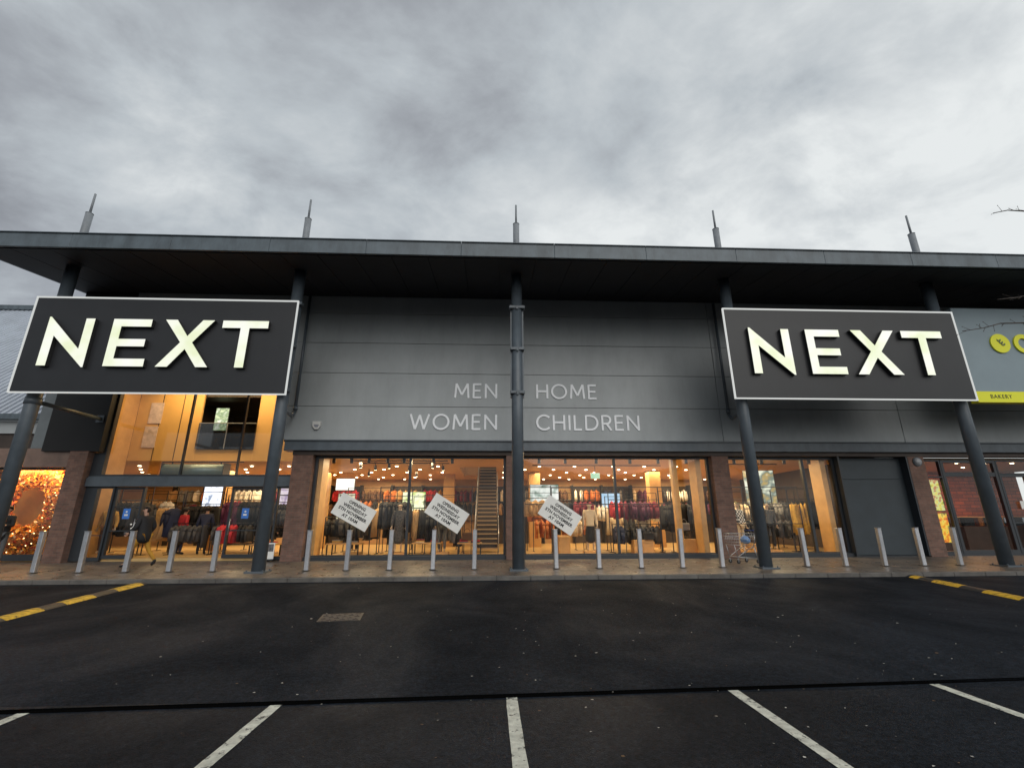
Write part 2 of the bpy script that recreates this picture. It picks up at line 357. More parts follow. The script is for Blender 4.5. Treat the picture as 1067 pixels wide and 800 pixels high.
# rubber speed humps
def hump(x, y0, y1, label, yell, sk=0):
    h = thing('speed_hump', label, 'speed hump', (x, 0, 0), 0, 'speed humps across the road')
    def seg(name, a, b, m, w=.17):
        bm = B(); pr = [(-w, .0), (-w * .8, .022), (-w * .45, .043), (0, .05), (w * .45, .043), (w * .8, .022), (w, 0)]
        A = [bm.verts.new((px + sk * (a + 1.3), a, road(a) + pz + .002)) for px, pz in pr]; C = [bm.verts.new((px + sk * (b + 1.3), b, road(b) + pz + .002)) for px, pz in pr]
        for i in range(len(pr) - 1): bm.faces.new([A[i], A[i + 1], C[i + 1], C[i]])
        bm.faces.new(A[::-1]); bm.faces.new(C); bmesh.ops.recalc_face_normals(bm, faces=bm.faces)
        return obj(name, bm, m, h)
    y = y1
    segs = []
    cuts = [y1]
    for a, b in yell:      # a > b
        if cuts[-1] - a > .02: segs.append((cuts[-1], a, 0))
        segs.append((a, b, 1)); cuts.append(b)
    if cuts[-1] > y0: segs.append((cuts[-1], y0, 0))
    for a, b, k in segs:
        o = seg('yellow_module' if k else 'black_module', a - .004, b + .004, 'yellow' if k else 'rubber', .175 if k else .165)
        if k:
            bm = B(); bm.from_mesh(o.data); n = 4
            for i in range(n):
                yc = b + (a - b) * (i + .5) / n; ln = abs(a - b) / n * .30
                for sx in (-1, 1):
                    z = road(yc) + .05
                    o_ = sk * (yc + 1.3); v = [(o_ + sx * .015, yc - ln * 1.1, z + .004), (o_ + sx * .015, yc - ln * .2, z + .004), (o_ + sx * .085, yc + ln, z - .003), (o_ + sx * .085, yc + ln * .2, z - .003)]
                    bm.faces.new([bm.verts.new(q) for q in v]).material_index = 1
            o.data.materials.append(mark); bm.to_mesh(o.data); bm.free()
mark = mat('scuffed_tread', (.16, .10, .03), .7)
hump(-9.80, -7.4, -1.25, 'black and yellow rubber speed hump across the road in front of the entrance doors', [(-1.38, -2.3), (-3.02, -3.84), (-4.38, -5.2), (-5.85, -6.75)], -.085)
hump(10.86, -5.9, -.95 - .22, 'black and yellow rubber speed hump across the road in front of the roller shutter', [(-1.3, -1.62), (-2.1, -2.95), (-3.6, -4.5), (-5.05, -5.9)], .16)
# litter and leaves on the wet asphalt
bm = B()
for i in range(330):
    x = random.uniform(-9, 12); y = -1.5 - 10.5 * random.random() ** .6; s = random.uniform(.004, .014) * (1.7 if random.random() < .08 else 1)
    if random.random() < .5: x = random.gauss(4.5 if random.random() < .6 else 0, 2.2)
    z = road(y) + .006; n = 5; a0 = random.random() * 6
    pts = []
    for k in range(n):
        a = a0 + 6.283 * k / n; rr = s * random.uniform(.5, 1.3); pts.append(bm.verts.new((x + rr * math.cos(a) * 1.3, y + rr * math.sin(a), z + random.uniform(0, .006))))
    f = bm.faces.new(pts); f.material_index = 0 if random.random() < .72 else (1 if random.random() < .9 else 2)
o = obj('leaf_litter', bm, None, ms=[mat('pale_fleck', (.42, .40, .36), .6), mat('brown_leaf', (.13, .07, .03), .6), mat('pink_leaf', (.30, .08, .09), .6)])
tag(o, 'small pale leaf flecks and litter scattered over the wet asphalt', 'litter', kind='stuff')
for o in (dr,): pass

# ================================================================== BUILDING
WY, GY = 2.6, 2.92
FZ = .20                        # shop floor
bl = thing('retail_building', 'long grey clad retail building with brick piers and a deep flat canopy roof', 'building')
# cladding panels
def cladding(x0, x1, name='cladding', m='clad'):
    bm = B(); zs = [4.25, 5.52, 6.83, 8.06, 9.31, 10.14]
    for a, b in zip(zs[:-1], zs[1:]): box(bm, x0, x1, WY, WY + .08, a + .007, b - .007, bev=.006)
    return obj(name, bm, m, bl)
cladding(-8.42, .02, 'wall_panels'); cladding(.04, 8.0, 'wall_panels'); cladding(8.02, 15.2, 'wall_panels'); cladding(15.22, 30, 'wall_panels')
# dark flank left of the entrance and band over the entrance glass
obj('wall_panels', boxes([(-16.75, -14.78, WY, WY + .25, 3.81, 10.12)]), mat('shadow_panel', (.006, .006, .007), .7, 0, .2, 1), bl)  # deep shade on this wall put into its near-black colour
obj('wall_panels', boxes([(-14.76, -8.44, WY, WY + .25, 7.2, 10.12)]), 'clad', bl)
obj('wall', boxes([(-8.42, 30, WY + .09, WY + .30, 4.2, 10.13), (-16.7, -16.4, WY + .26, 20, 3.94, 10.3)]), 'clad_dark', bl)
# beam above the shop windows
bm = B()
box(bm, -8.30, -.02, WY - .10, WY + .30, 3.84, 4.235, bev=.01); box(bm, -.014, 30, WY - .10, WY + .30, 3.84, 4.235, bev=.01)
obj('lintel_beam', bm, 'steel', bl)
bm = B()
box(bm, -8.28, 30, WY - .16, WY - .101, 4.19, 4.225); box(bm, -8.28, 30, WY - .16, WY - .101, 3.85, 3.885)
obj('beam_flange', bm, 'steel', bl)
obj('window_head', boxes([(-8.0, 30, WY - .02, WY + .34, 3.70, 3.839)]), 'intdark', bl)
# canopy
CX0, CX1 = -16.85, 32
def sof(y): return 9.46 + .15 * (y + 1.5)
bm = B()
def slab(bm, x0, x1, y0, y1, t):
    vs = [bm.verts.new((x, y, sof(y) + dz)) for x in (x0, x1) for y in (y0, y1) for dz in (0, t)]
    for a in ((0, 1, 3, 2), (4, 6, 7, 5), (0, 4, 5, 1), (2, 3, 7, 6), (0, 2, 6, 4), (1, 5, 7, 3)): bm.faces.new([vs[i] for i in a])
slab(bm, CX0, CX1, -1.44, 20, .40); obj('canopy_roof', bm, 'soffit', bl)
bm = B(); x = CX0 + .02
for yy in (0, ): pass
while x < CX1:
    slab_w = 1.16
    vs = [bm.verts.new((xx, y, sof(y) - dz)) for xx in (x, x + slab_w - .02) for y in (-1.40, 2.58) for dz in (.003, .028)]
    for a in ((0, 1, 3, 2), (4, 6, 7, 5), (0, 4, 5, 1), (2, 3, 7, 6), (0, 2, 6, 4), (1, 5, 7, 3)): bm.faces.new([vs[i] for i in a])
    x += slab_w
bmesh.ops.recalc_face_normals(bm, faces=bm.faces)
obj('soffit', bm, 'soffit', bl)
bm = B(); x = CX0
while x < CX1:
    box(bm, x, x + 2.994, -1.52, -1.441, 9.46, 9.93, bev=.006); box(bm, x - .0, x + 2.99, -1.56, -1.441, 9.935, 9.97, bev=.006); x += 3.0
box(bm, CX0 - .08, CX0 - .002, -1.52, -1.45, 9.43, 9.99)
vs = [bm.verts.new((xx, y, sof(y) + dz)) for xx in (CX0 - .08, CX0 - .002) for y in (-1.449, 20) for dz in (-.03, .50)]
for a in ((0, 1, 3, 2), (4, 6, 7, 5), (0, 4, 5, 1), (2, 3, 7, 6), (0, 2, 6, 4), (1, 5, 7, 3)): bm.faces.new([vs[i] for i in a])
obj('fascia', bm, 'fascia', bl)
# columns with spires
for i, cxp in enumerate((-15.0, -7.46, 0.0, 7.45, 15.05)):
    c = obj('column', tube(B(), (cxp, 0, .01), (cxp, 0, sof(0)), .185, seg=28), 'steel', bl)
    bm = B(); tube(bm, (cxp, 0, sof(0) + .3), (cxp, 0, 11.75), .112, seg=16); tube(bm, (cxp, 0, 11.75), (cxp, 0, 11.77), .118, seg=16); tube(bm, (cxp, 0, 11.77), (cxp, 0, 12.58), .038, .034, seg=10)
    obj('spire', bm, 'galv', c)
    bm = B(); box(bm, cxp - .27, cxp + .27, -.27, .27, -.02, .025)
    for sx in (-1, 1):
        for sy in (-1, 1): tube(bm, (cxp + sx * .22, sy * .22, .02), (cxp + sx * .22, sy * .22, .06), .022, seg=6)
    obj('base_plate', bm, 'steel', c)
    zs = 4.98 if cxp < -14 else (5.5 if cxp else 6.0)
    bm = B()
    if cxp < -14:
        tube(bm, (cxp, .1, zs), (cxp, WY + .05, zs), .065, seg=10); tube(bm, (cxp, 0, 4.86), (cxp, 0, 5.08), .205, seg=24)
        box(bm, cxp - .13, cxp + .13, WY - .03, WY - .002, zs - .13, zs + .13); obj('strut', bm, 'steel', c)
    else: bm.free()
    for z in (8.36, 6.85, 5.35):
        bw = .27 if z > 8 else .235; bm = B(); box(bm, cxp - bw, cxp + bw, -.205, -.03, z - .05, z + .05, bev=.01); box(bm, cxp - .04, cxp + .04, -.24, -.204, z - .10, z + .01, bev=.01); obj('bracket', bm, 'steel', c)
    if cxp == 0:
        for s in (-1, 1): obj('side_rail', boxes([(s * .20 - .02, s * .20 + .02, -.04, .06, 5.2, 8.5)]), 'steel', c)
# rainwater pipes
for s, x in ((-1, -8.05), (1, 8.25)):
    bm = B(); tube(bm, (x, 2.42, 5.25), (x, 2.42, 9.98), .055, seg=12)
    tube(bm, (x, 2.42, 5.25), (x, 2.2, 5.05), .055, seg=12); tube(bm, (x, 2.2, 5.05), (x - s * .1 + (.25 if s < 0 else -.45), .6, 4.9), .055, seg=12); tube(bm, (x, 2.42, 5.32), (x, 2.42, 5.45), .08, seg=12)
    obj('rainwater_pipe', bm, 'steel', bl, True)
# piers
PIERS = [(-15.75, -15.12), (-7.98, -7.27), (-.27, .24), (7.45, 8.08), (15.12, 15.76)]
for a, b in PIERS:
    obj('brick_pier', boxes([(a, b, WY, WY + .62, -.1, 3.82)]), 'brick', bl)
# interior shell
bm = B(); box(bm, -15.55, 14.6, GY + .08, 18, FZ - .12, FZ); box(bm, -25, -15.551, 4.86, 18, FZ - .12, FZ); obj('shop_floor', bm, 'floor', bl)
bm = B()
box(bm, -8.0, -2.3, GY + .12, 18, 3.78, 3.9); box(bm, -.55, 14.6, GY + .12, 18, 3.78, 3.9); box(bm, -2.3, -.55, GY + .12, 7.0, 3.78, 3.9); box(bm, -2.3, -.55, 12, 18, 3.78, 3.9)
box(bm, -25, -8.0, 5.1, 18, 3.78, 3.9)
obj('ceiling', bm, 'woodceil', bl)
obj('interior_wall', boxes([(-25, 14.6, 13.6, 13.8, FZ, 6.9)]), 'intwall', bl)
obj('interior_wall', boxes([(-15.75, -15.56, GY + .35, 4.85, FZ, 3.0)]), 'wood', bl); obj('interior_wall', boxes([(-25, -15.76, 4.72, 4.85, FZ, 3.9)]), 'intdark', bl); obj('interior_wall', boxes([(-25.2, -25, 4.72, 13.5, FZ, 3.9)]), 'intdark', bl); obj('interior_wall', boxes([(-15.75, -15.56, GY + .35, 5.0, 3.002, 7.2)]), 'wood', bl); obj('interior_wall', boxes([(14.3, 14.6, GY + .9, 13.5, FZ, 3.78)]), 'intdark', bl)
# thresholds and window frames
def window(x0, x1, z0, z1, mull, bars=(), sill=.14, name='window', fw=.055, y=GY, pane=True, glass='glass'):
    bm = B(); f = fw
    box(bm, x0, x1, y - .06, y + .06, z0 - .0, z0 + sill); box(bm, x0, x1, y - .06, y + .06, z1 - f, z1)
    box(bm, x0, x0 + f, y - .058, y + .058, z0 + sill, z1 - f); box(bm, x1 - f, x1, y - .058, y + .058, z0 + sill, z1 - f)
    for m_ in mull: box(bm, m_ - f / 2, m_ + f / 2, y - .055, y + .055, z0 + sill, z1 - f)
    for z, h in bars: box(bm, x0 + f, x1 - f, y - .05, y + .05, z - h / 2, z + h / 2)
    o = obj(name, bm, 'frame', bl)
    if pane:
        bm = B(); v = [(x0 + f, y, z0 + sill), (x1 - f, y, z0 + sill), (x1 - f, y, z1 - f), (x0 + f, y, z1 - f)]
        bm.faces.new([bm.verts.new(p) for p in v]); obj('pane', bm, glass, o)
    return o
window(-7.25, -.28, .12, 3.70, (-3.80,), fw=.085)
window(.26, 7.43, .12, 3.70, (3.80,), fw=.085)
window(8.10, 12.35, .12, 3.70, (11.10,), fw=.10)
# oak lined window reveals
for x in (-7.12, 7.08, 12.0, 6.15):
    obj('window_reveal', boxes([(x - .1, x + .1, GY + .10, GY + .75 if x != 6.15 else GY + .34, FZ, 3.77)]), mat('oak_reveal', (.50, .30, .12), .5, 0, .12, 3) if 'rev' not in M else M['rev'], bl)
# roller shutter door
bm = B(); z = .16
box(bm, 12.36, 15.11, WY + .35, WY + .42, .12, 3.70)
for z0_, z1_ in ((.14, 2.86), (2.872, 3.66)): box(bm, 12.42, 15.06, WY + .315, WY + .349, z0_, z1_, bev=.004)
obj('service_door', bm, mat('teal_grey_door', (.035, .047, .057), .5, 0, .15, 1.4, .04, 6), bl)
each('jamb', [(12.352, 12.41, WY + .01, WY + .34, .12, 3.70), (15.06, 15.118, WY + .01, WY + .34, .12, 3.70)], 'frame', bl)
# threshold strip under the windows
each('window_plinth', [(-7.26, -.28, WY + .12, GY - .061, .05, .22), (.25, 7.44, WY + .12, GY - .061, .05, .22), (8.09, 12.35, WY + .12, GY - .061, .05, .22), (12.352, 15.11, WY + .12, WY + .34, .0, .121)], 'frame', bl)

# entrance: double height glazing + doors
window(-14.76, -8.0, 2.96, 7.2, (-12.02, -10.05), fw=.05, sill=.06, name='upper_window', y=GY)
each('jamb', [(-15.12, -14.77, GY - .05, GY + .12, .12, 3.80), (-14.95, -14.77, WY + .27, GY + .1, 3.82, 7.2), (-8.0, -7.96, GY - .05, GY + .1, .12, 7.2)], 'frame', bl)
obj('entrance_header', boxes([(-15.10, -7.985, GY - .16, GY + .14, 2.60, 2.90), (-15.10, -7.985, GY - .10, GY + .10, 2.901, 2.958)]), 'steel', bl)
window(-14.765, -14.12, .12, 2.598, (), ((.95, .03),), sill=.12, name='side_window', fw=.06)
window(-8.96, -8.02, .12, 2.598, (-8.45,), (), sill=.12, name='side_window', fw=.06)
def door(x0, x1, y, handle_x):
    d = window(x0, x1, .19, 2.58, (), ((1.10, .04), (1.9, .02)), sill=.12, name='sliding_door', fw=.07, y=y)
    bm = B(); xc = (x0 + x1) / 2; box(bm, xc - .12, xc + .12, y - .012, y - .004, 1.50, 1.85)
    obj('notice_sticker', bm, mat('blue_sticker', (.05, .20, .65), .5), d)
    bm = B(); box(bm, xc - .06, xc + .06, y - .016, y - .013, 1.60, 1.66); tube(bm, (xc, y - .016, 1.74), (xc, y - .014, 1.74), .035, seg=10)
    obj('notice_symbol', bm, 'white', d)
    bm = B(); tube(bm, (handle_x, y - .09, .95), (handle_x, y - .09, 1.5), .015, seg=8); tube(bm, (handle_x, y - .09, 1.0), (handle_x, y - .03, 1.0), .012, seg=6); tube(bm, (handle_x, y - .09, 1.45), (handle_x, y - .03, 1.45), .012, seg=6)
    obj('handle', bm, 'stainless', d)
    return d
door(-14.11, -13.12, GY + .06, -13.22); door(-10.10, -8.98, GY + .06, -9.99)
# entrance hall
orange = mat('amber_wall', (.68, .41, .14), .5, 0, .08, .8)
bm = B()
box(bm, -15.55, -12.95, 5.0, 5.09, 3.78, 7.1); box(bm, -10.62, -8.0, 5.0, 5.09, 3.78, 7.1); box(bm, -12.945, -10.625, 5.0, 5.09, 3.78, 4.24)
obj('hall_wall', bm, orange, bl)
bm = B()
for x in (-14.6, -13.75, -13.35): box(bm, x - .012, x + .012, 4.985, 4.998, 3.80, 7.1)
obj('wall_joint', bm, 'intdark', bl)
obj('hall_ceiling', boxes([(-15.55, -8.0, GY + .1, 5.0, 7.1, 7.2)]), 'intdark', bl)
each('upper_room_wall', [(-13.8, -9.8, 9.0, 9.1, 3.92, 7.0), (-13.9, -13.8, 5.1, 9.0, 3.92, 7.0), (-9.8, -9.7, 5.1, 9.0, 3.92, 7.0), (-13.8, -9.8, 5.1, 9.0, 6.5, 6.6), (-13.8, -9.8, 5.1, 9.0, 3.905, 3.99)], 'intdark', bl)
obj('wall_band', boxes([(-15.558, -15.545, 3.55, 4.1, FZ, 7.1)]), 'intdark', bl)
o = obj('balustrade', boxes([(-12.94, -10.63, 4.93, 4.96, 4.26, 5.32)]), 'glass_clear', bl)
obj('top_rail', boxes([(-12.94, -10.63, 4.92, 4.97, 5.322, 5.35), (-11.80, -11.77, 4.925, 4.965, 4.26, 5.32)]), 'stainless', o)
# air curtain unit + lighting track in the hall
ac = thing('air_curtain', 'long grey rounded air curtain unit hanging behind the glass over the entrance doors', 'air curtain', (-11.8, 3.42, 3.22))
bm = B(); tube(bm, (-1.1, 0, 0), (1.1, 0, 0), .24, seg=24); obj('casing', bm, mat('ac_grey', (.20, .27, .27), .35, .3, .1, 3), ac)
each('end_cap', [(-1.12, -1.101, -.24, .24, -.24, .26), (1.101, 1.12, -.24, .24, -.24, .26)], 'frame', ac)
bm = B(); box(bm, -1.25, 1.7, -.03, .03, .30, .33); box(bm, -.9, -.87, -.02, .02, .23, .30); box(bm, .87, .9, -.02, .02, .23, .30); obj('hanging_bar', bm, 'black', ac)

# bakery unit at the right end
bl2 = thing('bakery_shopfront', 'glazed bakery shopfront with dark door frames and amber lit interior at the right end', 'shopfront')
def win2(x0, x1, z0, z1, mull, bars, sill, name, fw, y=GY):
    global bl
    s = bl; bl = bl2; o = window(x0, x1, z0, z1, mull, bars, sill, name, fw, y); bl = s; return o
win2(15.78, 16.62, .15, 3.60, (), ((2.95, .05),), .10, 'window', .05)
win2(16.64, 18.88, .15, 3.60, (), ((3.05, .16),), .14, 'window', .11)
win2(18.90, 20.05, .15, 3.05, (), ((1.25, .05),), .20, 'door', .09)
win2(20.07, 21.3, .15, 3.05, (), ((1.25, .05),), .20, 'door', .09)
win2(18.90, 21.3, 3.06, 3.60, (), (), .04, 'window', .05)
obj('threshold', boxes([(15.78, 26, GY - .06, GY + .1, .02, .148), (21.31, 26, GY - .05, GY + .3, .15, 3.7)]), 'frame', bl2)
obj('floor', boxes([(15.78, 25, GY + .11, 9, .05, .15)]), 'intwall', bl2)
obj('ceiling', boxes([(15.78, 25, GY + .11, 9, 3.62, 3.70)]), mat('tan_ceiling', (.38, .28, .16), .6), bl2)
obj('back_wall', boxes([(15.78, 25, 7.5, 7.7, .15, 3.62), (15.62, 15.77, GY + .35, 9, .15, 3.62), (14.75, 14.9, GY+.5, 9, .15, 3.62)]), brickmat('amber_brick', (.62, .13, .03), (.34, .07, .02), (.16, .05, .02), .5, .16, .03), bl2)
for x, y in ((16.9, 3.9), (18.4, 3.9), (19.6, 3.9), (20.8, 3.9), (17.6, 5.4), (20.2, 5.4)):
    obj('downlight', tube(B(), (x, y, 3.60), (x, y, 3.618), .06, seg=12), 'lamp', bl2)
def lamp(x, y, z, e, size=.5, col=(1, .76, .42), name='shop_lamp', sy=None, rot=None):
    d = bpy.data.lights.new(name, 'AREA'); d.energy = e * 1.15; d.color = col; d.size = size
    if sy: d.shape = 'RECTANGLE'; d.size_y = sy
    o = bpy.data.objects.new(name, d); sc.collection.objects.link(o); o.location = (x, y, z)
    if rot: o.rotation_euler = rot
    return o
lamp(19.3, 5.5, 3.55, 110, .6, (1, .5, .2), sy=2.5)
# fittings of the bakery
def poster(name, label, cat, loc, w, h, rz, m, fr='frame', group=None):
    t = thing(name, label, cat, loc, rz, group)
    bm = B(); box(bm, -w / 2 - .02, w / 2 + .02, .0, .04, -h / 2 - .02, h / 2 + .02); obj('frame', bm, fr, t)
    bm = B(); box(bm, -w / 2, w / 2, -.004, -.001, -h / 2, h / 2); obj('picture', bm, m, t)
    return t
poster('lit_poster', 'backlit poster in greens and yellows behind glass beside the right brick pier, upper of two', 'poster', (16.2, 3.02, 2.28), .62, 1.15, 0, emis('poster_green', (1, 1, 1), .8, [(.12, .35, .03), (.95, .75, .10), (.75, .85, .35), (.55, .10, .02), (.9, .8, .4)], 4.2))
poster('lit_poster', 'backlit poster in reds and oranges behind glass beside the right brick pier, lower of two', 'poster', (16.2, 3.02, 1.08), .62, 1.05, 0, emis('poster_orange', (1, 1, 1), .9, [(.6, .05, .01), (.95, .35, .02), (1, .75, .10), (.2, .15, .02)], 5.2))
for k, (x, lab) in enumerate(((17.7, 'left'), (19.9, 'middle'), (22.2, 'right'))):
    t = thing('display_counter', 'dark bakery serving counter with glass top, ' + lab + ' one inside the amber lit shop', 'counter', (x, 5.2, .15))
    obj('cabinet', boxes([(-.95, .95, -.35, .35, 0, .95)]), 'intdark', t); obj('glass_top', boxes([(-.93, .93, -.33, .1, .96, 1.32)]), 'glass_clear', t); obj('shelf', boxes([(-.92, .92, .12, .33, .96, 1.36)]), 'wood', t)
for k, x in enumerate((19.55, 20.45)):
    bm = B(); box(bm, x - .14, x + .14, GY - .075, GY - .062, 1.75, 2.05); o = obj('door_notice', bm, 'white'); tag(o, 'small white paper notice on the bakery door, %s of the two' % ('left' if k == 0 else 'right'), 'notice')
# round bulkhead lamp on the right pier
t = thing('bulkhead_lamp', 'round grey bulkhead lamp near the top of the right brick pier', 'lamp', (15.46, WY, 3.50))
obj('base', tube(B(), (0, -.002, 0), (0, -.05, 0), .17, seg=20), 'steel', t)
bm = B(); bmesh.ops.create_uvsphere(bm, u_segments=18, v_segments=8, radius=.14, matrix=Matrix.Translation((0, -.05, 0)) @ Matrix.Diagonal((1, .6, 1, 1))); obj('diffuser', bm, mat('opal', (.35, .36, .38), .25), t, True)
# alarm box
t = thing('alarm_box', 'small white burglar alarm box on the grey cladding above the left shop window', 'alarm box', (-7.25, WY, 4.78))
bm = B(); poly_prism(bm, [(-.15, .14), (.15, .14), (.15, -.02), (.06, -.15), (-.06, -.15), (-.15, -.02)], -.10, -.002); obj('housing', bm, mat('alarm_white', (.62, .62, .60), .4), t)
bm = B(); poly_prism(bm, [(-.10, .02), (.10, .02), (.05, -.08), (-.05, -.08)], -.104, -.101); obj('lens', bm, mat('alarm_lens', (.25, .26, .30), .3), t)

# ================================================================== LEFT NEIGHBOUR SHOP
ls = thing('neighbour_shop', 'neighbouring shop with steep ribbed metal roof and amber lit window at the far left', 'building')
bm = B()
n = 110; X0, X1 = -46.0, -17.3
for i in range(n):
    xa = X0 + (X1 - X0) * i / n; xb = xa + (X1 - X0) / n
    w4 = (xb - xa) / 4
    for p, q, h0, h1 in ((xa, xa + .3 * w4, .0, .10), (xa + .3 * w4, xa + 1.6 * w4, .10, .10), (xa + 1.6 * w4, xa + 1.9 * w4, .10, 0), (xa + 1.9 * w4, xb, 0, 0)):
        bm.faces.new([bm.verts.new(v) for v in ((p, 3.65, 5.28 + h0), (q, 3.65, 5.28 + h1), (q, 11.9, 13.55 + h1), (p, 11.9, 13.55 + h0))])
obj('roof', bm, 'corr', ls)
obj('ridge', boxes([(X0, X1, 11.6, 12.1, 13.45, 13.72)]), 'fascia', ls)
obj('gutter', boxes([(X0, X1, 3.35, 3.64, 5.12, 5.33)]), 'fascia', ls)
obj('fascia', boxes([(X0, -17.32, 3.62, 3.9, 4.62, 5.11)]), 'clad', ls)
obj('shop_band', boxes([(X0, -16.95, 3.70, 4.0, 3.95, 4.61)]), 'intdark', ls)
obj('end_wall', boxes([(-17.28, -16.78, 2.75, 11.9, 3.93, 7.4)]), mat('end_grey', (.15, .17, .18), .5, 0, .15, 1.5), ls)
obj('shop_sign_band', boxes([(X0, -15.78, 2.72, 3.1, 3.26, 3.92)]), mat('bronze_band', (.20, .13, .10), .35, 0, .3, 2), ls)
s = bl; bl = ls
window(-24, -15.80, .15, 3.25, (-19.7,), (), .2, 'window', .07, 2.95)
bl = s
obj('back_wall', boxes([(-30, -15.76, 4.6, 4.7, .1, 3.25)]), mat('amber_panel', (.66, .34, .10), .5, 0, .2, .9), ls)
obj('floor', boxes([(-30, -15.80, 3.02, 4.6, .1, .2)]), 'wood', ls); obj('ceiling', boxes([(-30, -15.80, 3.11, 4.6, 3.26, 3.4)]), 'wood', ls)
lamp(-17.4, 3.22, 3.2, 130, 2.6, (1, .62, .25), sy=.5)
# wreath
wr = thing('autumn_wreath', 'large ring of orange and gold autumn leaves filling the far left shop window', 'wreath', (-17.42, 3.50, 1.95))
bm = B(); random.seed(5)
for i in range(3600):
    a = random.random() * 6.2832; b = random.random() * 6.2832; rr = .47 * math.sqrt(random.uniform(.3, 1)); q = 1.16 + rr * math.cos(b)
    q -= .14; c = Vector((q * math.cos(a), -rr * math.sin(b) * .6, q * math.sin(a) * 1.2))
    s = random.uniform(.045, .10); u = Vector((random.gauss(0, 1), random.gauss(0, 1), random.gauss(0, 1))).normalized(); v = u.cross(Vector((random.gauss(0, 1), random.gauss(0, 1), random.gauss(0, 1)))).normalized(); w_ = u.cross(v)
    pts = [c + v * s, c + w_ * s * .55 + v * .2 * s, c - v * s, c - w_ * s * .55 + v * .2 * s]
    f = bm.faces.new([bm.verts.new(p) for p in pts]); f.material_index = random.choice((0, 0, 0, 1, 1, 2, 3))
obj('leaves', bm, None, wr, ms=[mat('leaf_orange', (.85, .30, .03), .6), mat('leaf_gold', (.85, .48, .08), .6), mat('leaf_red', (.40, .05, .015), .6), mat('leaf_pale', (.80, .66, .40), .6)])
bm = B()
for k in range(48):
    a0 = 6.2832 * k / 48; a1 = 6.2832 * (k + 1) / 48
    tube(bm, (1.02 * math.cos(a0), 0, 1.22 * math.sin(a0)), (1.02 * math.cos(a1), 0, 1.22 * math.sin(a1)), .26, seg=8)
obj('hoop', bm, mat('twig_brown', (.30, .11, .03), .8, 0, .5, 14), wr)
# glowing fairy lights
bm = B()
for k in range(28):
    a = random.random() * 6.28; q = 1.02 + random.uniform(-.3, .3); bmesh.ops.create_icosphere(bm, subdivisions=1, radius=.018, matrix=Matrix.Translation((q * math.cos(a), -.31, q * math.sin(a) * 1.2)))
obj('fairy_lights', bm, emis('fairy', (1, .7, .3), 6), wr)

# ================================================================== SIGNS
def letters_NEXT(parent, x0, zb, y):
    def let(ch, polys):
        bm = B()
        for i, p in enumerate(polys): poly_prism(bm, p, y - .003 * (i % 2), y + .13 - .002 * i, 0, 1)
        o = obj('letter', bm, None, parent, ms=['letter', 'letterside']); return o
    T = lambda pts, dx: [(x0 + dx + a, zb + b) for a, b in pts]
    H = 1.57
    let('N', [T([(0, 0), (.27, 0), (.27, .98), (1.33, -.04), (1.38, -.04), (1.38, H), (1.11, H), (1.11, .55), (.05, H + .04), (0, H + .04)], 0)])
    let('E', [T([(0, 0), (1.20, 0), (1.20, .25), (.27, .25), (.27, .655), (1.09, .655), (1.09, .90), (.27, .90), (.27, 1.32), (1.17, 1.32), (1.17, H), (0, H)], 1.95)])
    cxh = .785
    let('X', [T([(0, 0), (.36, 0), (.785, .59), (1.21, 0), (1.57, 0), (.965, .81), (1.54, H), (1.18, H), (.785, 1.02), (.39, H), (.03, H), (.605, .81)], 3.50)])
    let('T', [T([(0, H), (0, 1.32), (.575, 1.32), (.575, 0), (.845, 0), (.845, 1.32), (1.42, 1.32), (1.42, H)], 5.30)])
for k, (x0, lab) in enumerate(((-15.40, 'wide black illuminated NEXT sign hung on the columns over the entrance doors'), (7.01, 'wide black illuminated NEXT sign hung on the columns beside the yellow bakery sign'))):
    s = thing('shop_sign', lab, 'shop sign', (0, 0, 0), 0, 'black illuminated shop signs')
    x1 = x0 + 8.21; y = -.44
    bm = B(); box(bm, x0 + .05, x1 - .05, y, y + .17, 5.17, 8.27); obj('panel', bm, 'signblack', s)
    bm = B(); t = .034
    for a in ((x0, x1, y - .02, y + .05, 5.12, 5.12 + t), (x0, x1, y - .02, y + .05, 8.32 - t, 8.32), (x0, x0 + t, y - .0195, y + .05, 5.12 + t, 8.32 - t), (x1 - t, x1, y - .0195, y + .05, 5.12 + t, 8.32 - t)): box(bm, *a)
    obj('white_edge', bm, emis('lit_edge', (.8, .82, .8), .75), s)
    bm = B(); box(bm, x0 + .1, x1 - .1, y + .171, y + .22, 5.25, 5.40); box(bm, x0 + .1, x1 - .1, y + .171, y + .22, 7.9, 8.05); obj('backframe', bm, 'black', s)
    letters_NEXT(s, x0 + .71, 5.945, y - .135)
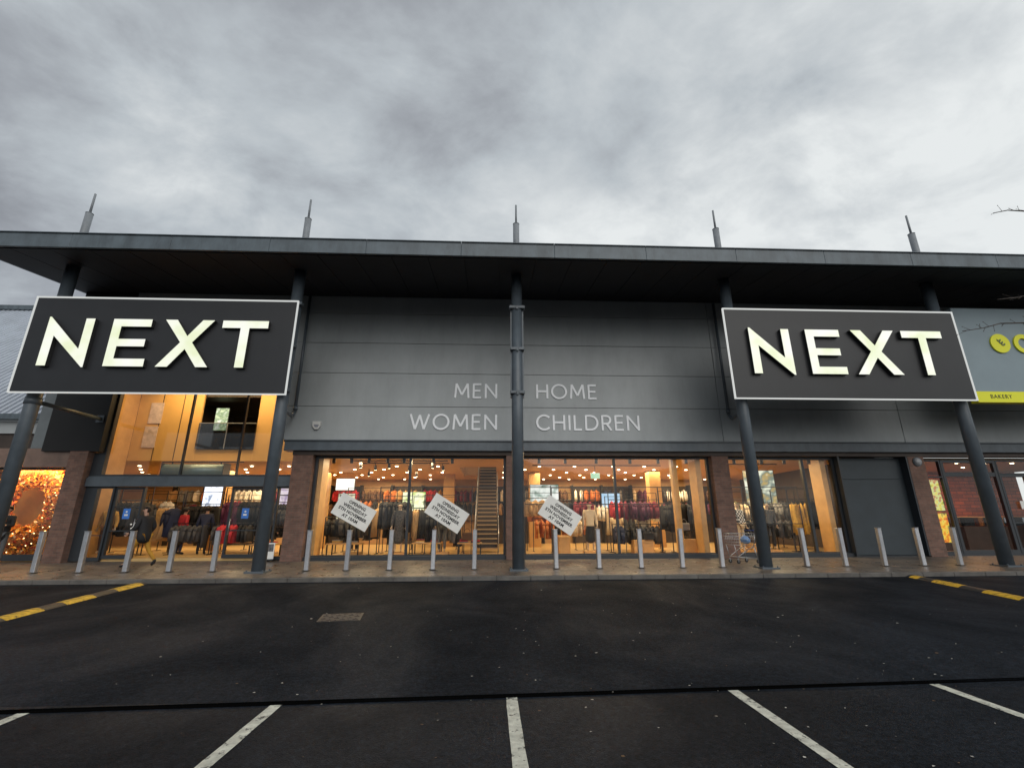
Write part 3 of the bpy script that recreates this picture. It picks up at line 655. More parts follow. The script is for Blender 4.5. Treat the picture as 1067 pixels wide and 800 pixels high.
# bakery sign
bs = thing('bakery_sign', 'blue grey bakery sign with yellow emblem and yellow BAKERY strip at the right', 'shop sign', (0, 0, 0))
obj('panel', boxes([(15.95, 24.2, .21, .45, 5.63, 8.80)]), mat('bakery_grey', (.22, .285, .32), .5, 0, .06, 1), bs)
yel = mat('sign_yellow', (.80, .80, .02), .5)
obj('strip', boxes([(15.95, 24.2, .20, .449, 5.24, 5.627)]), yel, bs)
t = text_mesh('strip_lettering', 'BAKERY', .20, 'ink', bs, (16.83, .195, 5.44), (R(90), 0, 0), space=1.15); 
t = text_mesh('strip_lettering', '•', .20, 'ink', bs, (17.72, .195, 5.44), (R(90), 0, 0))
def disc(bm, cx, cz, rx, rz, y0, y1, n=40, rin=0):
    if not rin:
        poly_prism(bm, [(cx + rx * math.cos(6.28318 * i / n), cz + rz * math.sin(6.28318 * i / n)) for i in range(n)], y0, y1)
    else:
        O = []; I = []
        for i in range(n):
            a = 6.28318 * i / n; O.append((cx + rx * math.cos(a), cz + rz * math.sin(a))); I.append((cx + rin * math.cos(a), cz + rin * math.sin(a)))
        for i in range(n):
            j = (i + 1) % n
            bm.faces.new([bm.verts.new((p[0], y0, p[1])) for p in (O[i], O[j], I[j], I[i])])
            bm.faces.new([bm.verts.new(v) for v in ((O[i][0], y0, O[i][1]), (O[i][0], y1, O[i][1]), (O[j][0], y1, O[j][1]), (O[j][0], y0, O[j][1]))])
            bm.faces.new([bm.verts.new(v) for v in ((I[i][0], y0, I[i][1]), (I[i][0], y1, I[i][1]), (I[j][0], y1, I[j][1]), (I[j][0], y0, I[j][1]))])
bm = B(); disc(bm, 17.40, 7.42, .36, .36, .16, .208); obj('emblem', bm, yel, bs)
bm = B()
for k, (dx, dz) in enumerate(((-.07, .09), (0, 0), (.08, -.08))):
    for s in (-1, 1):
        p = [(dx + .02 * s, dz - .04), (dx + .10 * s + .02, dz + .02), (dx + .09 * s + .02, dz + .09), (dx + .01 * s, dz + .04)]
        poly_prism(bm, [(17.40 + a * .8, 7.42 + b * .9) for a, b in p], .150, .158)
obj('emblem_mark', bm, mat('emblem_dark', (.10, .14, .05), .5), bs)
bm = B(); disc(bm, 18.28, 7.42, .36, .36, .16, .208, rin=.20); obj('lettering', bm, yel, bs)

# cladding lettering, stroke built geometric sans
def arc(cx, cz, rx, rz, a0, a1, n=16): return [(cx + rx * math.cos(R(a0 + (a1 - a0) * i / n)), cz + rz * math.sin(R(a0 + (a1 - a0) * i / n))) for i in range(n + 1)]
GL = {  # width, strokes (unit height 1)
    'M': (.98, [[(.06, 0), (.13, 1)], [(.13, 1), (.49, .22)], [(.49, .22), (.85, 1)], [(.85, 1), (.92, 0)]]),
    'E': (.58, [[(.06, 0), (.06, 1)], [(.06, .96), (.55, .96)], [(.06, .51), (.50, .51)], [(.06, .04), (.55, .04)]]),
    'N': (.80, [[(.06, 0), (.06, 1)], [(.06, .96), (.74, .04)], [(.74, 0), (.74, 1)]]),
    'W': (1.22, [[(.04, 1), (.34, 0.02)], [(.34, 0.02), (.61, .95)], [(.61, .95), (.88, 0.02)], [(.88, 0.02), (1.18, 1)]]),
    'O': (1.02, [arc(.51, .5, .46, .47, 0, 360, 36)]),
    'H': (.78, [[(.06, 0), (.06, 1)], [(.72, 0), (.72, 1)], [(.06, .51), (.72, .51)]]),
    'C': (.84, [arc(.50, .5, .45, .47, 45, 315, 26)]),
    'I': (.14, [[(.07, 0), (.07, 1)]]),
    'L': (.52, [[(.06, 0), (.06, 1)], [(.06, .04), (.50, .04)]]),
    'D': (.84, [[(.06, 0), (.06, 1)], [(.06, .96), (.34, .96)] + arc(.34, .5, .44, .46, 90, -90, 16) + [(.06, .04)]]),
    'R': (.64, [[(.06, 0), (.06, 1)], [(.06, .96), (.32, .96)] + arc(.32, .70, .25, .26, 90, -90, 12) + [(.06, .44)], [(.32, .44), (.60, 0)]]),
}
def word(txt, x, z, h, align, label, lw=.125, gap=.20, xs=1.04):
    ws = [GL[c][0] for c in txt]; tot = (sum(ws) + gap * (len(txt) - 1)) * h * xs
    t = thing('wall_lettering', label, 'lettering', (x - (tot if align == 'R' else 0), WY - .03, z))
    cx = 0
    for c in txt:
        bm = B(); k = 0
        for st in GL[c][1]:
            for a, b in zip(st[:-1], st[1:]):
                dx, dz = (b[0] - a[0]), (b[1] - a[1]); ln = math.hypot(dx, dz)
                if ln < 1e-5: continue
                nx, nz = -dz / ln * lw / 2, dx / ln * lw / 2
                e = .012 if len(st) > 2 else 0; ex, ez = dx / ln * e, dz / ln * e
                k += 1; y0 = -.0006 * k
                P_ = [(a[0] - ex + nx, a[1] - ez + nz), (a[0] - ex - nx, a[1] - ez - nz), (b[0] + ex - nx, b[1] + ez - nz), (b[0] + ex + nx, b[1] + ez + nz)]
                poly_prism(bm, [(cx + p * h * xs, q * h) for p, q in P_], y0, .028 + y0)
        obj('letter', bm, 'lettering', t); cx += (GL[c][0] + gap) * h * xs
    return t
H_ = .57
word('MEN', -.62, 5.87, H_, 'R', 'pale grey word MEN on the grey cladding left of the middle column')
word('WOMEN', -.62, 4.65, .58, 'R', 'pale grey word WOMEN on the cladding under the word MEN')
word('HOME', .88, 5.87, H_, 'L', 'pale grey word HOME on the grey cladding right of the middle column')
word('CHILDREN', .86, 4.65, .58, 'L', 'pale grey word CHILDREN on the cladding under the word HOME')

# placards on the glass
def placard(x, z, ang, lab, w=1.42, h=.80, y=GY - .10):
    t = thing('opening_placard', lab, 'placard', (x, y, z), 0, 'opening placards stuck to the glass'); t.rotation_euler = (0, R(ang), 0)
    bm = B(); box(bm, -w / 2, w / 2, 0, .02, -h / 2, h / 2, bev=.004); obj('board', bm, 'white', t)
    for i, s in enumerate(('OPENING', 'WEDNESDAY', '5TH NOVEMBER', 'AT 10AM')):
        text_mesh('lettering', s, .150, 'ink', t, (0, -.004, h * .30 - i * .165), (R(90), 0, 0), space=1.05, ext=.002, bold=.005)
placard(-5.70, 1.71, 28, 'tilted white opening placard on the glass left of the first window, leftmost of three')
placard(-2.40, 1.66, 32, 'tilted white opening placard on the glass before the staircase')
placard(1.68, 1.58, 34, 'tilted white opening placard on the glass just right of the middle column')

# ================================================================== BOLLARDS
proto = None
xs = [-13.78, -12.53, -11.27, -10.06, -8.83, -6.18, -5.03, -3.79, -2.52, -1.30, 1.14, 2.43, 3.71, 4.97, 6.20, 8.85, 10.07, 11.32, 12.56, 13.75]
for i, x in enumerate(xs):
    if i == 0:
        proto = thing('bollard', '', 'bollard', (0, 0, 0), 0, 'stainless bollards along the kerb')
        bm = B(); box(bm, -.062, .062, -.062, .062, 0, 1.10, bev=.012)
        obj('post', bm, 'stainless', proto)
        bm = B(); box(bm, -.068, .068, -.068, .068, 1.10, 1.118, bev=.005); obj('cap', bm, 'stainless', proto)
        bm = B(); box(bm, -.10, .10, -.10, .10, 0, .012, bev=.004); obj('base_plate', bm, mat('stained_plate', (.09, .085, .08), .6), proto)
        b = proto
    else: b = copy_tree(proto)
    b.location = (x, .19, pav(.19)); b.rotation_euler = (R(random.uniform(-1, 1)), R(random.uniform(-1, 1)), R(random.uniform(-5, 5)))
    b['label'] = 'square brushed steel bollard on the pavement edge, %s of the twenty' % ordl(i)

# ================================================================== TROLLEY
tr = thing('shopping_trolley', 'empty wire shopping trolley by the brick pier and column right of the middle windows', 'shopping trolley', (7.28, 1.0, pav(1.0)), R(12))
bm = B()
# basket: wire grid, wide end at handle (+x), taper to -x
def bk(u, v, s):   # u 0..1 front->handle, v 0..1 bottom->top, s -1..1 side
    x = -.42 + .80 * u - (1 - v) * .06 * (1 - 2 * u) * .5; hw = (.19 + .07 * u) + .03 * v; z = .52 + .05 * (1 - u) + (.34 + .06 * u) * v
    return Vector((x, s * hw, z))
for v in (0, .25, .5, .75, 1):
    r = .007 if v in (0, 1) else .0045
    for s in (-1, 1): tube(bm, bk(0, v, s), bk(1, v, s), r, seg=5)
    for u in (0, 1): tube(bm, bk(u, v, -1), bk(u, v, 1), r, seg=5)
for k in range(13):
    for s in (-1, 1): tube(bm, bk(k / 12, 0, s), bk(k / 12, 1, s), .0035, seg=4)
    tube(bm, bk(k / 12, 0, -1), bk(k / 12, 0, 1), .0035, seg=4)
for k in range(7):
    s = -1 + 2 * k / 6
    for u in (0, 1): tube(bm, bk(u, 0, s), bk(u, 1, s), .0035, seg=4)
obj('basket', bm, 'chrome', tr)
bm = B()
for s in (-1, 1):
    tube(bm, (.42, s * .24, .98), (.30, s * .22, .50), .013, seg=8); tube(bm, (.30, s * .22, .50), (.12, s * .21, .44), .013, seg=8); tube(bm, (.12, s * .21, .44), (-.32, s * .19, .20), .013, seg=8)
    tube(bm, (-.32, s * .19, .20), (.36, s * .26, .15), .013, seg=8); tube(bm, (-.32, s * .19, .2), (-.40, s * .19, .56), .010, seg=8)
    tube(bm, (.30, s * .22, .50), (.36, s * .26, .15), .012, seg=8)
tube(bm, (-.32, -.19, .2), (-.32, .19, .2), .011, seg=8)
obj('chassis', bm, 'chrome', tr)
obj('handle', tube(B(), (.44, -.27, 1.0), (.44, .27, 1.0), .018, seg=10), mat('handle_blue', (.03, .08, .30), .4), tr)
for sx in (-.32, .36):
    for s in (-1, 1):
        yy = s * (.19 if sx < 0 else .26)
        o = obj('wheel', tube(B(), (sx, yy - .014, .06), (sx, yy + .014, .06), .06, seg=16), 'rubber', tr)
        obj('fork', boxes([(sx - .012, sx + .012, yy - .02, yy - .015, .05, .16), (sx - .012, sx + .012, yy + .015, yy + .02, .05, .16)]), 'chrome', o)
# carrier bag in the trolley
bm = B(); bmesh.ops.create_icosphere(bm, subdivisions=3, radius=.15)
for v in bm.verts:
    n_ = noise.noise(v.co * 9); v.co *= 1 + .25 * n_; v.co.z *= .8; v.co.z += .0
    if v.co.z > .08: v.co.z += .05 * noise.noise(v.co * 20)
o = obj('carrier_bag', bm, mat('pale_blue_bag', (.22, .40, .75), .35), None, True); tag(o, 'crumpled pale blue bag lying in the wire trolley', 'bag'); o.location = (7.45, .98, .76)

# poster stand by the door
t = thing('poster_stand', 'small white poster stand on the floor between the doors and the brick pier', 'poster stand', (-8.40, 2.62, pav(2.62)), R(5))
obj('board', boxes([(-.19, .19, -.012, .012, .04, .56)]), 'white', t); obj('picture', boxes([(-.16, .16, -.016, -.0125, .28, .52)]), mat('grey_print', (.12, .12, .13), .5, 0, .8, 12), t)
obj('foot', boxes([(-.20, .20, -.10, .10, 0, .04)]), 'frame', t)

# ================================================================== PEOPLE AND MANNEQUINS
def skin(name, verts, edges, rad, m, parent, sub=2, root=0, flat=None):
    me = bpy.data.meshes.new('t'); me.from_pydata([tuple(v) for v in verts], edges, []); o = bpy.data.objects.new('t', me); sc.collection.objects.link(o)
    md = o.modifiers.new('s', 'SKIN'); md.use_smooth_shade = True
    for i, r in enumerate(rad):
        d = me.skin_vertices[0].data[i]; d.radius = (r, r) if not isinstance(r, tuple) else r; d.use_root = (i == root)
    sb = o.modifiers.new('u', 'SUBSURF'); sb.levels = sub; sb.render_levels = sub
    dg = bpy.context.evaluated_depsgraph_get(); me2 = bpy.data.meshes.new_from_object(o.evaluated_get(dg)); bpy.data.objects.remove(o)
    me2.name = name; me2.materials.clear(); me2.materials.append(M[m] if isinstance(m, str) else m)
    for p in me2.polygons: p.use_smooth = True
    q = bpy.data.objects.new(name, me2); sc.collection.objects.link(q); q.parent = parent
    return q
def figure(J, parent, skinm, coat, trous, shoe, hair, coat_len=.25, skirt=None, cb=1.0):
    """J: joints dict (local metres, facing -y): pelvis, waist, chest, neck, head, hipL/R kneeL/R ankL/R toeL/R shL/R elL/R wrL/R"""
    V = []; Rr = []; idx = {}
    def a(n, r): idx[n] = len(V); V.append(Vector(J[n])); Rr.append(r)
    a('pelvis', (.15, .105)); a('waist', (.13, .10)); a('chest', (.165, .115)); a('neckb', .06); a('neck', .055)
    for s in 'LR':
        a('hip' + s, .085); a('knee' + s, .055); a('ank' + s, .038); a('toe' + s, .032)
        a('sh' + s, .06); a('el' + s, .042); a('wr' + s, .03)
        J['palm' + s] = Vector(J['wr' + s]) + (Vector(J['wr' + s]) - Vector(J['el' + s])).normalized() * .07
        a('palm' + s, (.036, .02))
    a('head', .07); 
    J['crown'] = Vector(J['head']) + Vector((0, 0, .11)); a('crown', .085)
    ed = [('pelvis', 'waist'), ('waist', 'chest'), ('chest', 'neckb'), ('neckb', 'neck'), ('neck', 'head'), ('head', 'crown')]
    for s in 'LR': ed += [('pelvis', 'hip' + s), ('hip' + s, 'knee' + s), ('knee' + s, 'ank' + s), ('ank' + s, 'toe' + s), ('chest', 'sh' + s), ('sh' + s, 'el' + s), ('el' + s, 'wr' + s), ('wr' + s, 'palm' + s)]
    body = skin('body', V, [(idx[p], idx[q]) for p, q in ed], Rr, skinm, parent)
    # fingers
    for s in 'LR':
        w_ = J['palm' + s]; d = (Vector(J['palm' + s]) - Vector(J['wr' + s])).normalized(); side = d.cross(Vector((0, 1, 0))); side = side.normalized() if side.length > .1 else Vector((1, 0, 0))
        fv = []; fe = []; fr = []
        for k in range(4):
            st = w_ + side * (-.027 + .018 * k); ln = (.062, .075, .07, .055)[k]; b0 = len(fv)
            fv += [st - d * .02, st + d * ln * .5, st + d * ln * .8 + Vector((0, -.02, 0)), st + d * ln + Vector((0, -.035, 0))]; fe += [(b0, b0 + 1), (b0 + 1, b0 + 2), (b0 + 2, b0 + 3)]; fr += [.009, .0085, .008, .007]
        b0 = len(fv); st = w_ - d * .04
        fv += [st, st - side * .045 + d * .02 + Vector((0, -.01, 0)), st - side * .055 + d * .05 + Vector((0, -.02, 0))]; fe += [(b0, b0 + 1), (b0 + 1, b0 + 2)]; fr += [.011, .010, .008]
        bm = B()
        for (p, q) in fe: tube(bm, fv[p], fv[q], fr[p], fr[q], seg=6)
        bm2 = bmesh.new(); me = body.data; bm2.from_mesh(me); tm = bpy.data.meshes.new('f'); bm.to_mesh(tm); bm.free(); bm2.from_mesh(tm); bm2.to_mesh(me); bm2.free(); bpy.data.meshes.remove(tm)
        for p in me.polygons: p.use_smooth = True
    # face on the head
    hc = Vector(J['head']) + Vector((0, -.0, .055)); fd = Vector(J.get('face', (0, -1, 0))).normalized(); sd_ = fd.cross(Vector((0, 0, 1))).normalized()
    bm = B(); bmesh.ops.create_icosphere(bm, subdivisions=2, radius=.016, matrix=Matrix.Translation(hc + fd * .088 + Vector((0, 0, -.005))) @ Matrix.Diagonal((.8, 1, 1.5, 1)))
    for s in (-1, 1): bmesh.ops.create_icosphere(bm, subdivisions=2, radius=.022, matrix=Matrix.Translation(hc + sd_ * s * .083) @ Matrix.Diagonal((.6, .8, 1.3, 1)))
    obj('nose_and_ears', bm, skinm, body, True)
    if skinm == 'skin':
        bm = B()
        for s in (-1, 1): bmesh.ops.create_icosphere(bm, subdivisions=1, radius=.010, matrix=Matrix.Translation(hc + fd * .078 + sd_ * s * .03 + Vector((0, 0, .018))))
        bmesh.ops.create_icosphere(bm, subdivisions=1, radius=.014, matrix=Matrix.Translation(hc + fd * .078 + Vector((0, 0, -.045))) @ Matrix.Diagonal((1.4, .6, .4, 1)))
        obj('eyes_and_mouth', bm, 'hair', body)
    def part(name, chain, rr, m, sub=2):
        vs = [Vector(J[n]) if isinstance(n, str) else Vector(n) for n in chain[0]]
        return skin(name, vs, chain[1], rr, m, parent, sub)
    if coat:
        pl = Vector(J['pelvis']); hem = pl + Vector((0, 0, -coat_len))
        names = ['chest', 'waist', 'pelvis', hem, 'neckb', 'shL', 'elL', 'wrL', 'shR', 'elR', 'wrR']
        e = [(0, 1), (1, 2), (2, 3), (0, 4), (0, 5), (5, 6), (6, 7), (0, 8), (8, 9), (9, 10)]
        part('coat', (names, e), [(.195 * cb, .14 * cb), (.175 * cb, .135 * cb), (.19 * cb, .145 * cb), (.19 * cb, .15 * cb), .075, .082 * cb, .064 * cb, .05 * cb, .082 * cb, .064 * cb, .05 * cb], coat)
    if skirt:
        pl = Vector(J['pelvis']); 
        part('skirt', ([pl + Vector((0, 0, .1)), pl, pl + Vector((0, 0, -.35)), pl + Vector((0, 0, -.72))], [(0, 1), (1, 2), (2, 3)]), [(.14, .11), (.17, .13), (.20, .16), (.24, .19)], skirt)
    if trous:
        names = ['pelvis', 'hipL', 'kneeL', 'ankL', 'hipR', 'kneeR', 'ankR']
        part('trousers', (names, [(0, 1), (1, 2), (2, 3), (0, 4), (4, 5), (5, 6)]), [(.155, .12), .092, .066, .050, .092, .066, .050], trous)
    if shoe:
        for s in 'LR':
            a_ = Vector(J['ank' + s]); b_ = Vector(J['toe' + s])
            part('shoe', ([a_ + Vector((0, 0, .04)), a_ + Vector((0, 0, -.03)), b_], [(0, 1), (1, 2)]), [.045, .048, .042], shoe)
    if hair:
        bm = B(); bmesh.ops.create_uvsphere(bm, u_segments=18, v_segments=12, radius=.112)
        for v in list(bm.verts):
            if v.co.dot(fd) > .03 and v.co.z < .045: bm.verts.remove(v)
        for v in bm.verts: v.co += hc + Vector((0, 0, .03)) - fd * .012
        obj('hair', bm, hair, parent, True)
    return body
def J0(h=1.68, **k):
    s = h / 1.75
    J = dict(pelvis=(0, 0, .96), waist=(0, 0, 1.12), chest=(0, .0, 1.33), neckb=(0, .01, 1.48), neck=(0, .0, 1.53), head=(0, -.02, 1.60),
             hipL=(-.10, 0, .90), kneeL=(-.11, -.01, .50), ankL=(-.11, .02, .09), toeL=(-.12, -.14, .035), hipR=(.10, 0, .90), kneeR=(.11, -.01, .50), ankR=(.11, .02, .09), toeR=(.12, -.14, .035),
             shL=(-.19, 0, 1.42), elL=(-.25, .02, 1.14), wrL=(-.26, -.06, .90), shR=(.19, 0, 1.42), elR=(.25, .02, 1.14), wrR=(.26, -.06, .90))
    J.update(k); return {a: Vector(b) * (s if a != 'face' else 1) for a, b in J.items()}
C_black = mat('black_wool', (.012, .012, .014), .8); C_mustard = mat('mustard_cloth', (.42, .21, .02), .8, 0, .2, 6)
C_navy = mat('navy_cloth', (.015, .02, .05), .8); C_grey = mat('grey_cloth', (.09, .095, .10), .85, 0, .2, 5); C_red = mat('red_cloth', (.42, .02, .03), .8)
C_brown = mat('brown_cloth', (.10, .05, .03), .8); C_cream = mat('cream_cloth', (.62, .50, .34), .85, 0, .1, 5)
# walking woman, mid stride, heading left
p = thing('person', 'person in a black coat with white print and mustard trousers striding past the entrance', 'person', (-11.50, 1.0, pav(1.0)))
J = J0(1.80, pelvis=(0, 0, .93), hipL=(-.02, -.09, .88), hipR=(.0, .09, .88), kneeL=(-.24, -.10, .52), ankL=(-.30, -.10, .12), toeL=(-.46, -.11, .05), kneeR=(.14, .10, .50), ankR=(.38, .10, .20), toeR=(.30, .10, .06),
       waist=(-.02, 0, 1.10), chest=(-.04, 0, 1.32), neckb=(-.05, 0, 1.46), neck=(-.06, 0, 1.52), head=(-.08, -.01, 1.58),
       shL=(-.08, -.17, 1.40), elL=(-.12, -.24, 1.13), wrL=(-.30, -.22, .98), shR=(.0, .17, 1.40), elR=(.10, .22, 1.15), wrR=(-.05, .24, .97), face=(-.55, -.8, 0))
figure(J, p, 'skin', C_black, C_mustard, C_black, 'hair', .28, cb=1.22)
bm = B()
for k, (dx, dz) in enumerate(((-.16, 1.24), (-.05, 1.20), (-.13, 1.12), (-.02, 1.28), (-.08, 1.16))):
    bmesh.ops.create_icosphere(bm, subdivisions=1, radius=.035, matrix=Matrix.Translation((dx - .13, -.25, dz + .02)) @ Matrix.Diagonal((1, .5, .8, 1)))
obj('white_print', bm, 'white', p)
bm = B(); bmesh.ops.create_icosphere(bm, subdivisions=2, radius=.05, matrix=Matrix.Translation((-.45, -.20, .92)) @ Matrix.Diagonal((1.2, .6, .8, 1)))
o = obj('phone_pouch', bm, C_grey); tag(o, 'small grey pouch held in the striding person\'s front hand', 'pouch'); o.location = (-11.50 + .03, 1.0, pav(1.0) + .08)
# person by the wreath
p = thing('person', 'person in a dark coat and cap holding a white sheet by the autumn wreath window', 'person', (-16.62, 1.95, pav(1.95)), R(20))
figure(J0(1.78, elR=(.24, -.10, 1.16), wrR=(.14, -.28, 1.18), elL=(-.24, -.10, 1.16), wrL=(-.10, -.28, 1.22)), p, 'skin', C_black, C_grey, C_black, 'hair', .30)
bm = B(); poly_prism(bm, [(-.05, .35), (.26, .22), (-.06, -.30), (-.22, -.25)], -.012, 0); o = obj('white_sheet', bm, 'white'); tag(o, 'white folded sheet held by the person at the autumn wreath window', 'paper'); o.location = (-16.58, 1.60, pav(2) + 1.30)
# shoppers and staff inside the entrance
for x, y, h, lab, coat, tr_, rz in ((-12.9, 5.1, 1.74, 'shopper in a red top standing just inside the entrance doors', C_red, C_navy, 150),
                                    (-12.0, 5.0, 1.78, 'shopper in dark navy coat standing inside the open doorway behind the striding person', C_navy, C_black, 200),
                                    (-9.9, 6.0, 1.68, 'shopper in black standing inside the entrance, farther back beside the red top', C_black, C_black, 40)):
    p = thing('person', lab, 'person', (x, y, FZ), R(rz)); figure(J0(h), p, 'skin', coat, tr_, C_black, 'hair', .22)
# mannequins
dollm = mat('mannequin_beige', (.45, .34, .25), .4)
def mannequin(x, y, rz, lab, coat, tr_=None, skirt=None, base=.1, h=1.75):
    t = thing('mannequin', lab, 'mannequin', (x, y, FZ + base), R(rz), 'display mannequins')
    figure(J0(h), t, dollm, coat, tr_, None, None, .12, skirt)
    obj('stand', boxes([(-.28, .28, -.22, .22, -base, -.001)]), 'wood', t)
C_check = bpy.data.materials.new('checked_cloth'); C_check.use_nodes = True
_n = C_check.node_tree; _c = N(_n, 'ShaderNodeTexChecker'); _c.inputs['Scale'].default_value = 14; _c.inputs['Color1'].default_value = (.7, .7, .68, 1); _c.inputs['Color2'].default_value = (.01, .01, .01, 1)
_t = N(_n, 'ShaderNodeTexCoord'); _n.links.new(_t.outputs['Object'], _c.inputs['Vector']); _n.links.new(_c.outputs[0], _n.nodes['Principled BSDF'].inputs['Base Color'])
C_pat = mat('flecked_cloth', (.06, .06, .065), .8, 0, .95, 22)
mannequin(2.95, 3.75, 0, 'mannequin in cream blouse and long black skirt in the right middle window', C_cream, None, C_black)
mannequin(-4.25, 3.8, 10, 'mannequin in flecked grey dress left of the first window mullion', C_pat, None, C_pat)
mannequin(-5.95, 4.1, -15, 'mannequin in a black coat behind the leftmost placard', C_black, C_black)
mannequin(-2.65, 3.9, 0, 'mannequin in navy coat and grey trousers behind the placard before the stairs', C_navy, C_grey)
mannequin(8.75, 3.7, 20, 'mannequin in black and white checked top beside the right window pier', C_check, C_cream)
mannequin(10.1, 4.0, -10, 'mannequin in grey coat in front of the tall bright screen', C_grey, C_black)
mannequin(-14.85, 3.9, 15, 'mannequin in an ochre jacket inside the far left entrance window', mat('ochre_cloth', (.45, .26, .06), .8), C_brown)
mannequin(5.35, 4.9, 0, 'mannequin in pale cream jumper between burgundy knitwear', C_cream, C_cream)

# ================================================================== SHOP INTERIOR
def track_spot(x, y, z, label, group, tilt=25, lit=True):
    t = thing('track_spotlight', label, 'spotlight', (x, y, z), R(random.uniform(-40, 40)), group)
    bm = B(); tube(bm, (0, 0, 0), (0, 0, -.12), .015, seg=6); box(bm, -.05, .05, -.02, .02, -.01, .01)
    obj('stem', bm, 'black', t)
    d = Vector((0, math.sin(R(tilt)), -math.cos(R(tilt))))
    bm = B(); tube(bm, (0, 0, -.10), Vector((0, 0, -.10)) + d * .20, .055, .06, seg=12); hd = obj('head', bm, 'black', t)
    if lit: c = Vector((0, 0, -.10)) + d * .201; obj('lens', tube(B(), c, c + d * .006, .048, seg=12), 'lamp', hd)
    return t
k = 0
FRONT = (-6.7, -6.05, -5.4, -4.7, -4.1, -3.0, -2.3, 1.0, 2.0, 3.2, 4.5, 5.6, 6.7, 8.6, 9.7, 10.6, 11.6)
for i, x in enumerate(FRONT):
    track_spot(x, GY + .25, 3.77, 'black track spotlight just behind the window head, %s in the row' % ordl(i), 'spotlights behind the window heads', 5, False)
deep = [(-6.1, 4.6), (-5.7, 5.4), (-5.0, 4.8), (-4.3, 5.6), (-3.2, 4.7), (-2.9, 5.6), (-6.6, 8), (-4.4, 8.2)]
for i, (x, y) in enumerate(deep):
    track_spot(x, y, 3.77, 'lit spotlight on the ceiling track in the left window bay, %s' % ordl(i), 'lit track spotlights', 15)
# tracks
for x0, x1, y in ((-6.4, -2.6, 4.7), (-6.4, -2.6, 5.5), (1, 6.8, 6.2), (8.6, 11.8, 5.6)):
    o = obj('lighting_track', boxes([(x0, x1, y - .02, y + .02, 3.745, 3.778)]), 'black'); tag(o, 'thin black lighting track under the warm ceiling, ' + {(-6.4, 4.7): 'nearer one in the left bay', (-6.4, 5.5): 'farther one in the left bay', (1, 6.2): 'the one in the right middle bay', (8.6, 5.6): 'over the trolley'}[(x0, y)], 'lighting track')
# ceiling downlights
n = 0; rows = []
for j, y in enumerate((6.6, 7.9, 9.2, 10.5, 11.8, 12.9)):
    for i in range(22):
        x = -19.4 + i * 1.6 + (.8 if j % 2 else 0)
        if -2.6 < x < -.3 or x > 12: continue
        rows.append((j, x, y))
g0 = None; cnt = {}
for j, x, y in rows:
    cnt[j] = cnt.get(j, 0) + 1
    xx = x + random.uniform(-.2, .2)
    if g0 is None:
        g0 = thing('recessed_downlight', '', 'downlight', (0, 0, 0), 0, 'recessed ceiling downlights')
        obj('trim', tube(B(), (0, 0, -.002), (0, 0, -.012), .085, seg=14), 'white', g0); obj('lens', tube(B(), (0, 0, -.013), (0, 0, -.03), .062, seg=14), 'lamp', g0); d = g0
    else: d = copy_tree(g0)
    d.location = (xx, y, 3.779)
    d['label'] = 'glowing round ceiling downlight, %s of the %s row back from the windows' % (ordl(cnt[j] - 1), ['nearest', 'second', 'third', 'fourth', 'fifth', 'farthest'][j])
# real light from the shop ceilings
for x in (-6.2, -3.6, 1.8, 4.9, 7.6, 10.6):
    lamp(x, 4.6, 3.70, 95, .9, sy=.5)
for x in (-17, -13.0, -9.5, -5.2, 2.5, 6.8, 10.8):
    lamp(x, 8.5, 3.70, 120, 2.2, sy=1.2)
for x in (-12.5, -6.5, 4.5, 10):
    lamp(x, 12.0, 3.70, 120, 3.0, sy=1.0)
lamp(-11.8, 4.0, 7.0, 190, 5.5, (1, .70, .34), sy=.9)
lamp(-11.0, 7.3, 6.4, 16, 1.0, (1, .7, .4), sy=1)
# screens
def face_screen(name, label, x, y, z, w, h, cols, scale, st=1.0, rz=0):
    return poster(name, label, 'screen', (x, y, z), w, h, R(rz), emis('screen_' + str(len(bpy.data.materials)), (1, 1, 1), st, cols, scale))
face_screen('display_screen', 'small bright white screen high inside the left bay near the oak reveal', -8.1, 9.5, 3.2, .9, .55, [(.9, .9, .85), (1, .95, .8)], 2, 1.6)
face_screen('display_screen', 'tall pale screen under the small white screen in the left bay', -8.0, 9.6, 2.15, .8, 1.2, [(.75, .75, .55), (.9, .85, .6), (.15, .1, .05)], 2.5)
face_screen('display_screen', 'square yellow green screen right of the first window mullion', -4.6, 9.2, 2.25, 1.1, 1.1, [(.35, .55, .10), (.9, .95, .5), (.95, 1, .7), (.1, .15, .02)], 3.0, 1.2)
face_screen('display_screen', 'bright white picture screen above the placard right of the middle column', 1.75, 8.2, 2.45, 1.35, 1.25, [(.10, .22, .18), (.75, .82, .78), (.95, .97, .93)], 2.6, 1.0)
face_screen('display_screen', 'pale blue screen right of the second window mullion', 4.75, 7.4, 2.3, .85, .65, [(.35, .6, .85), (.6, .8, .95)], 2, 1.0)
face_screen('display_screen', 'tall bright screen with blurred figure in the window right of the trolley', 10.9, 5.6, 2.55, 1.25, 1.85, [(.95, .97, .85), (.85, .9, .7), (.15, .22, .2), (.5, .35, .1), (.9, .95, .85)], 1.7, .95, -8)
face_screen('display_screen', 'bright green white screen upstairs behind the entrance glass', -12.75, 6.1, 5.75, .55, 1.0, [(.9, .95, .6), (.3, .4, .2), (1, 1, .8)], 4, 1.3)
face_screen('display_screen', 'bright white blue screen deep inside the entrance doorway', -12.6, 6.2, 2.55, .75, 1.0, [(.6, .7, .95), (.95, .97, 1), (.2, .25, .35)], 3.5, 1.5)
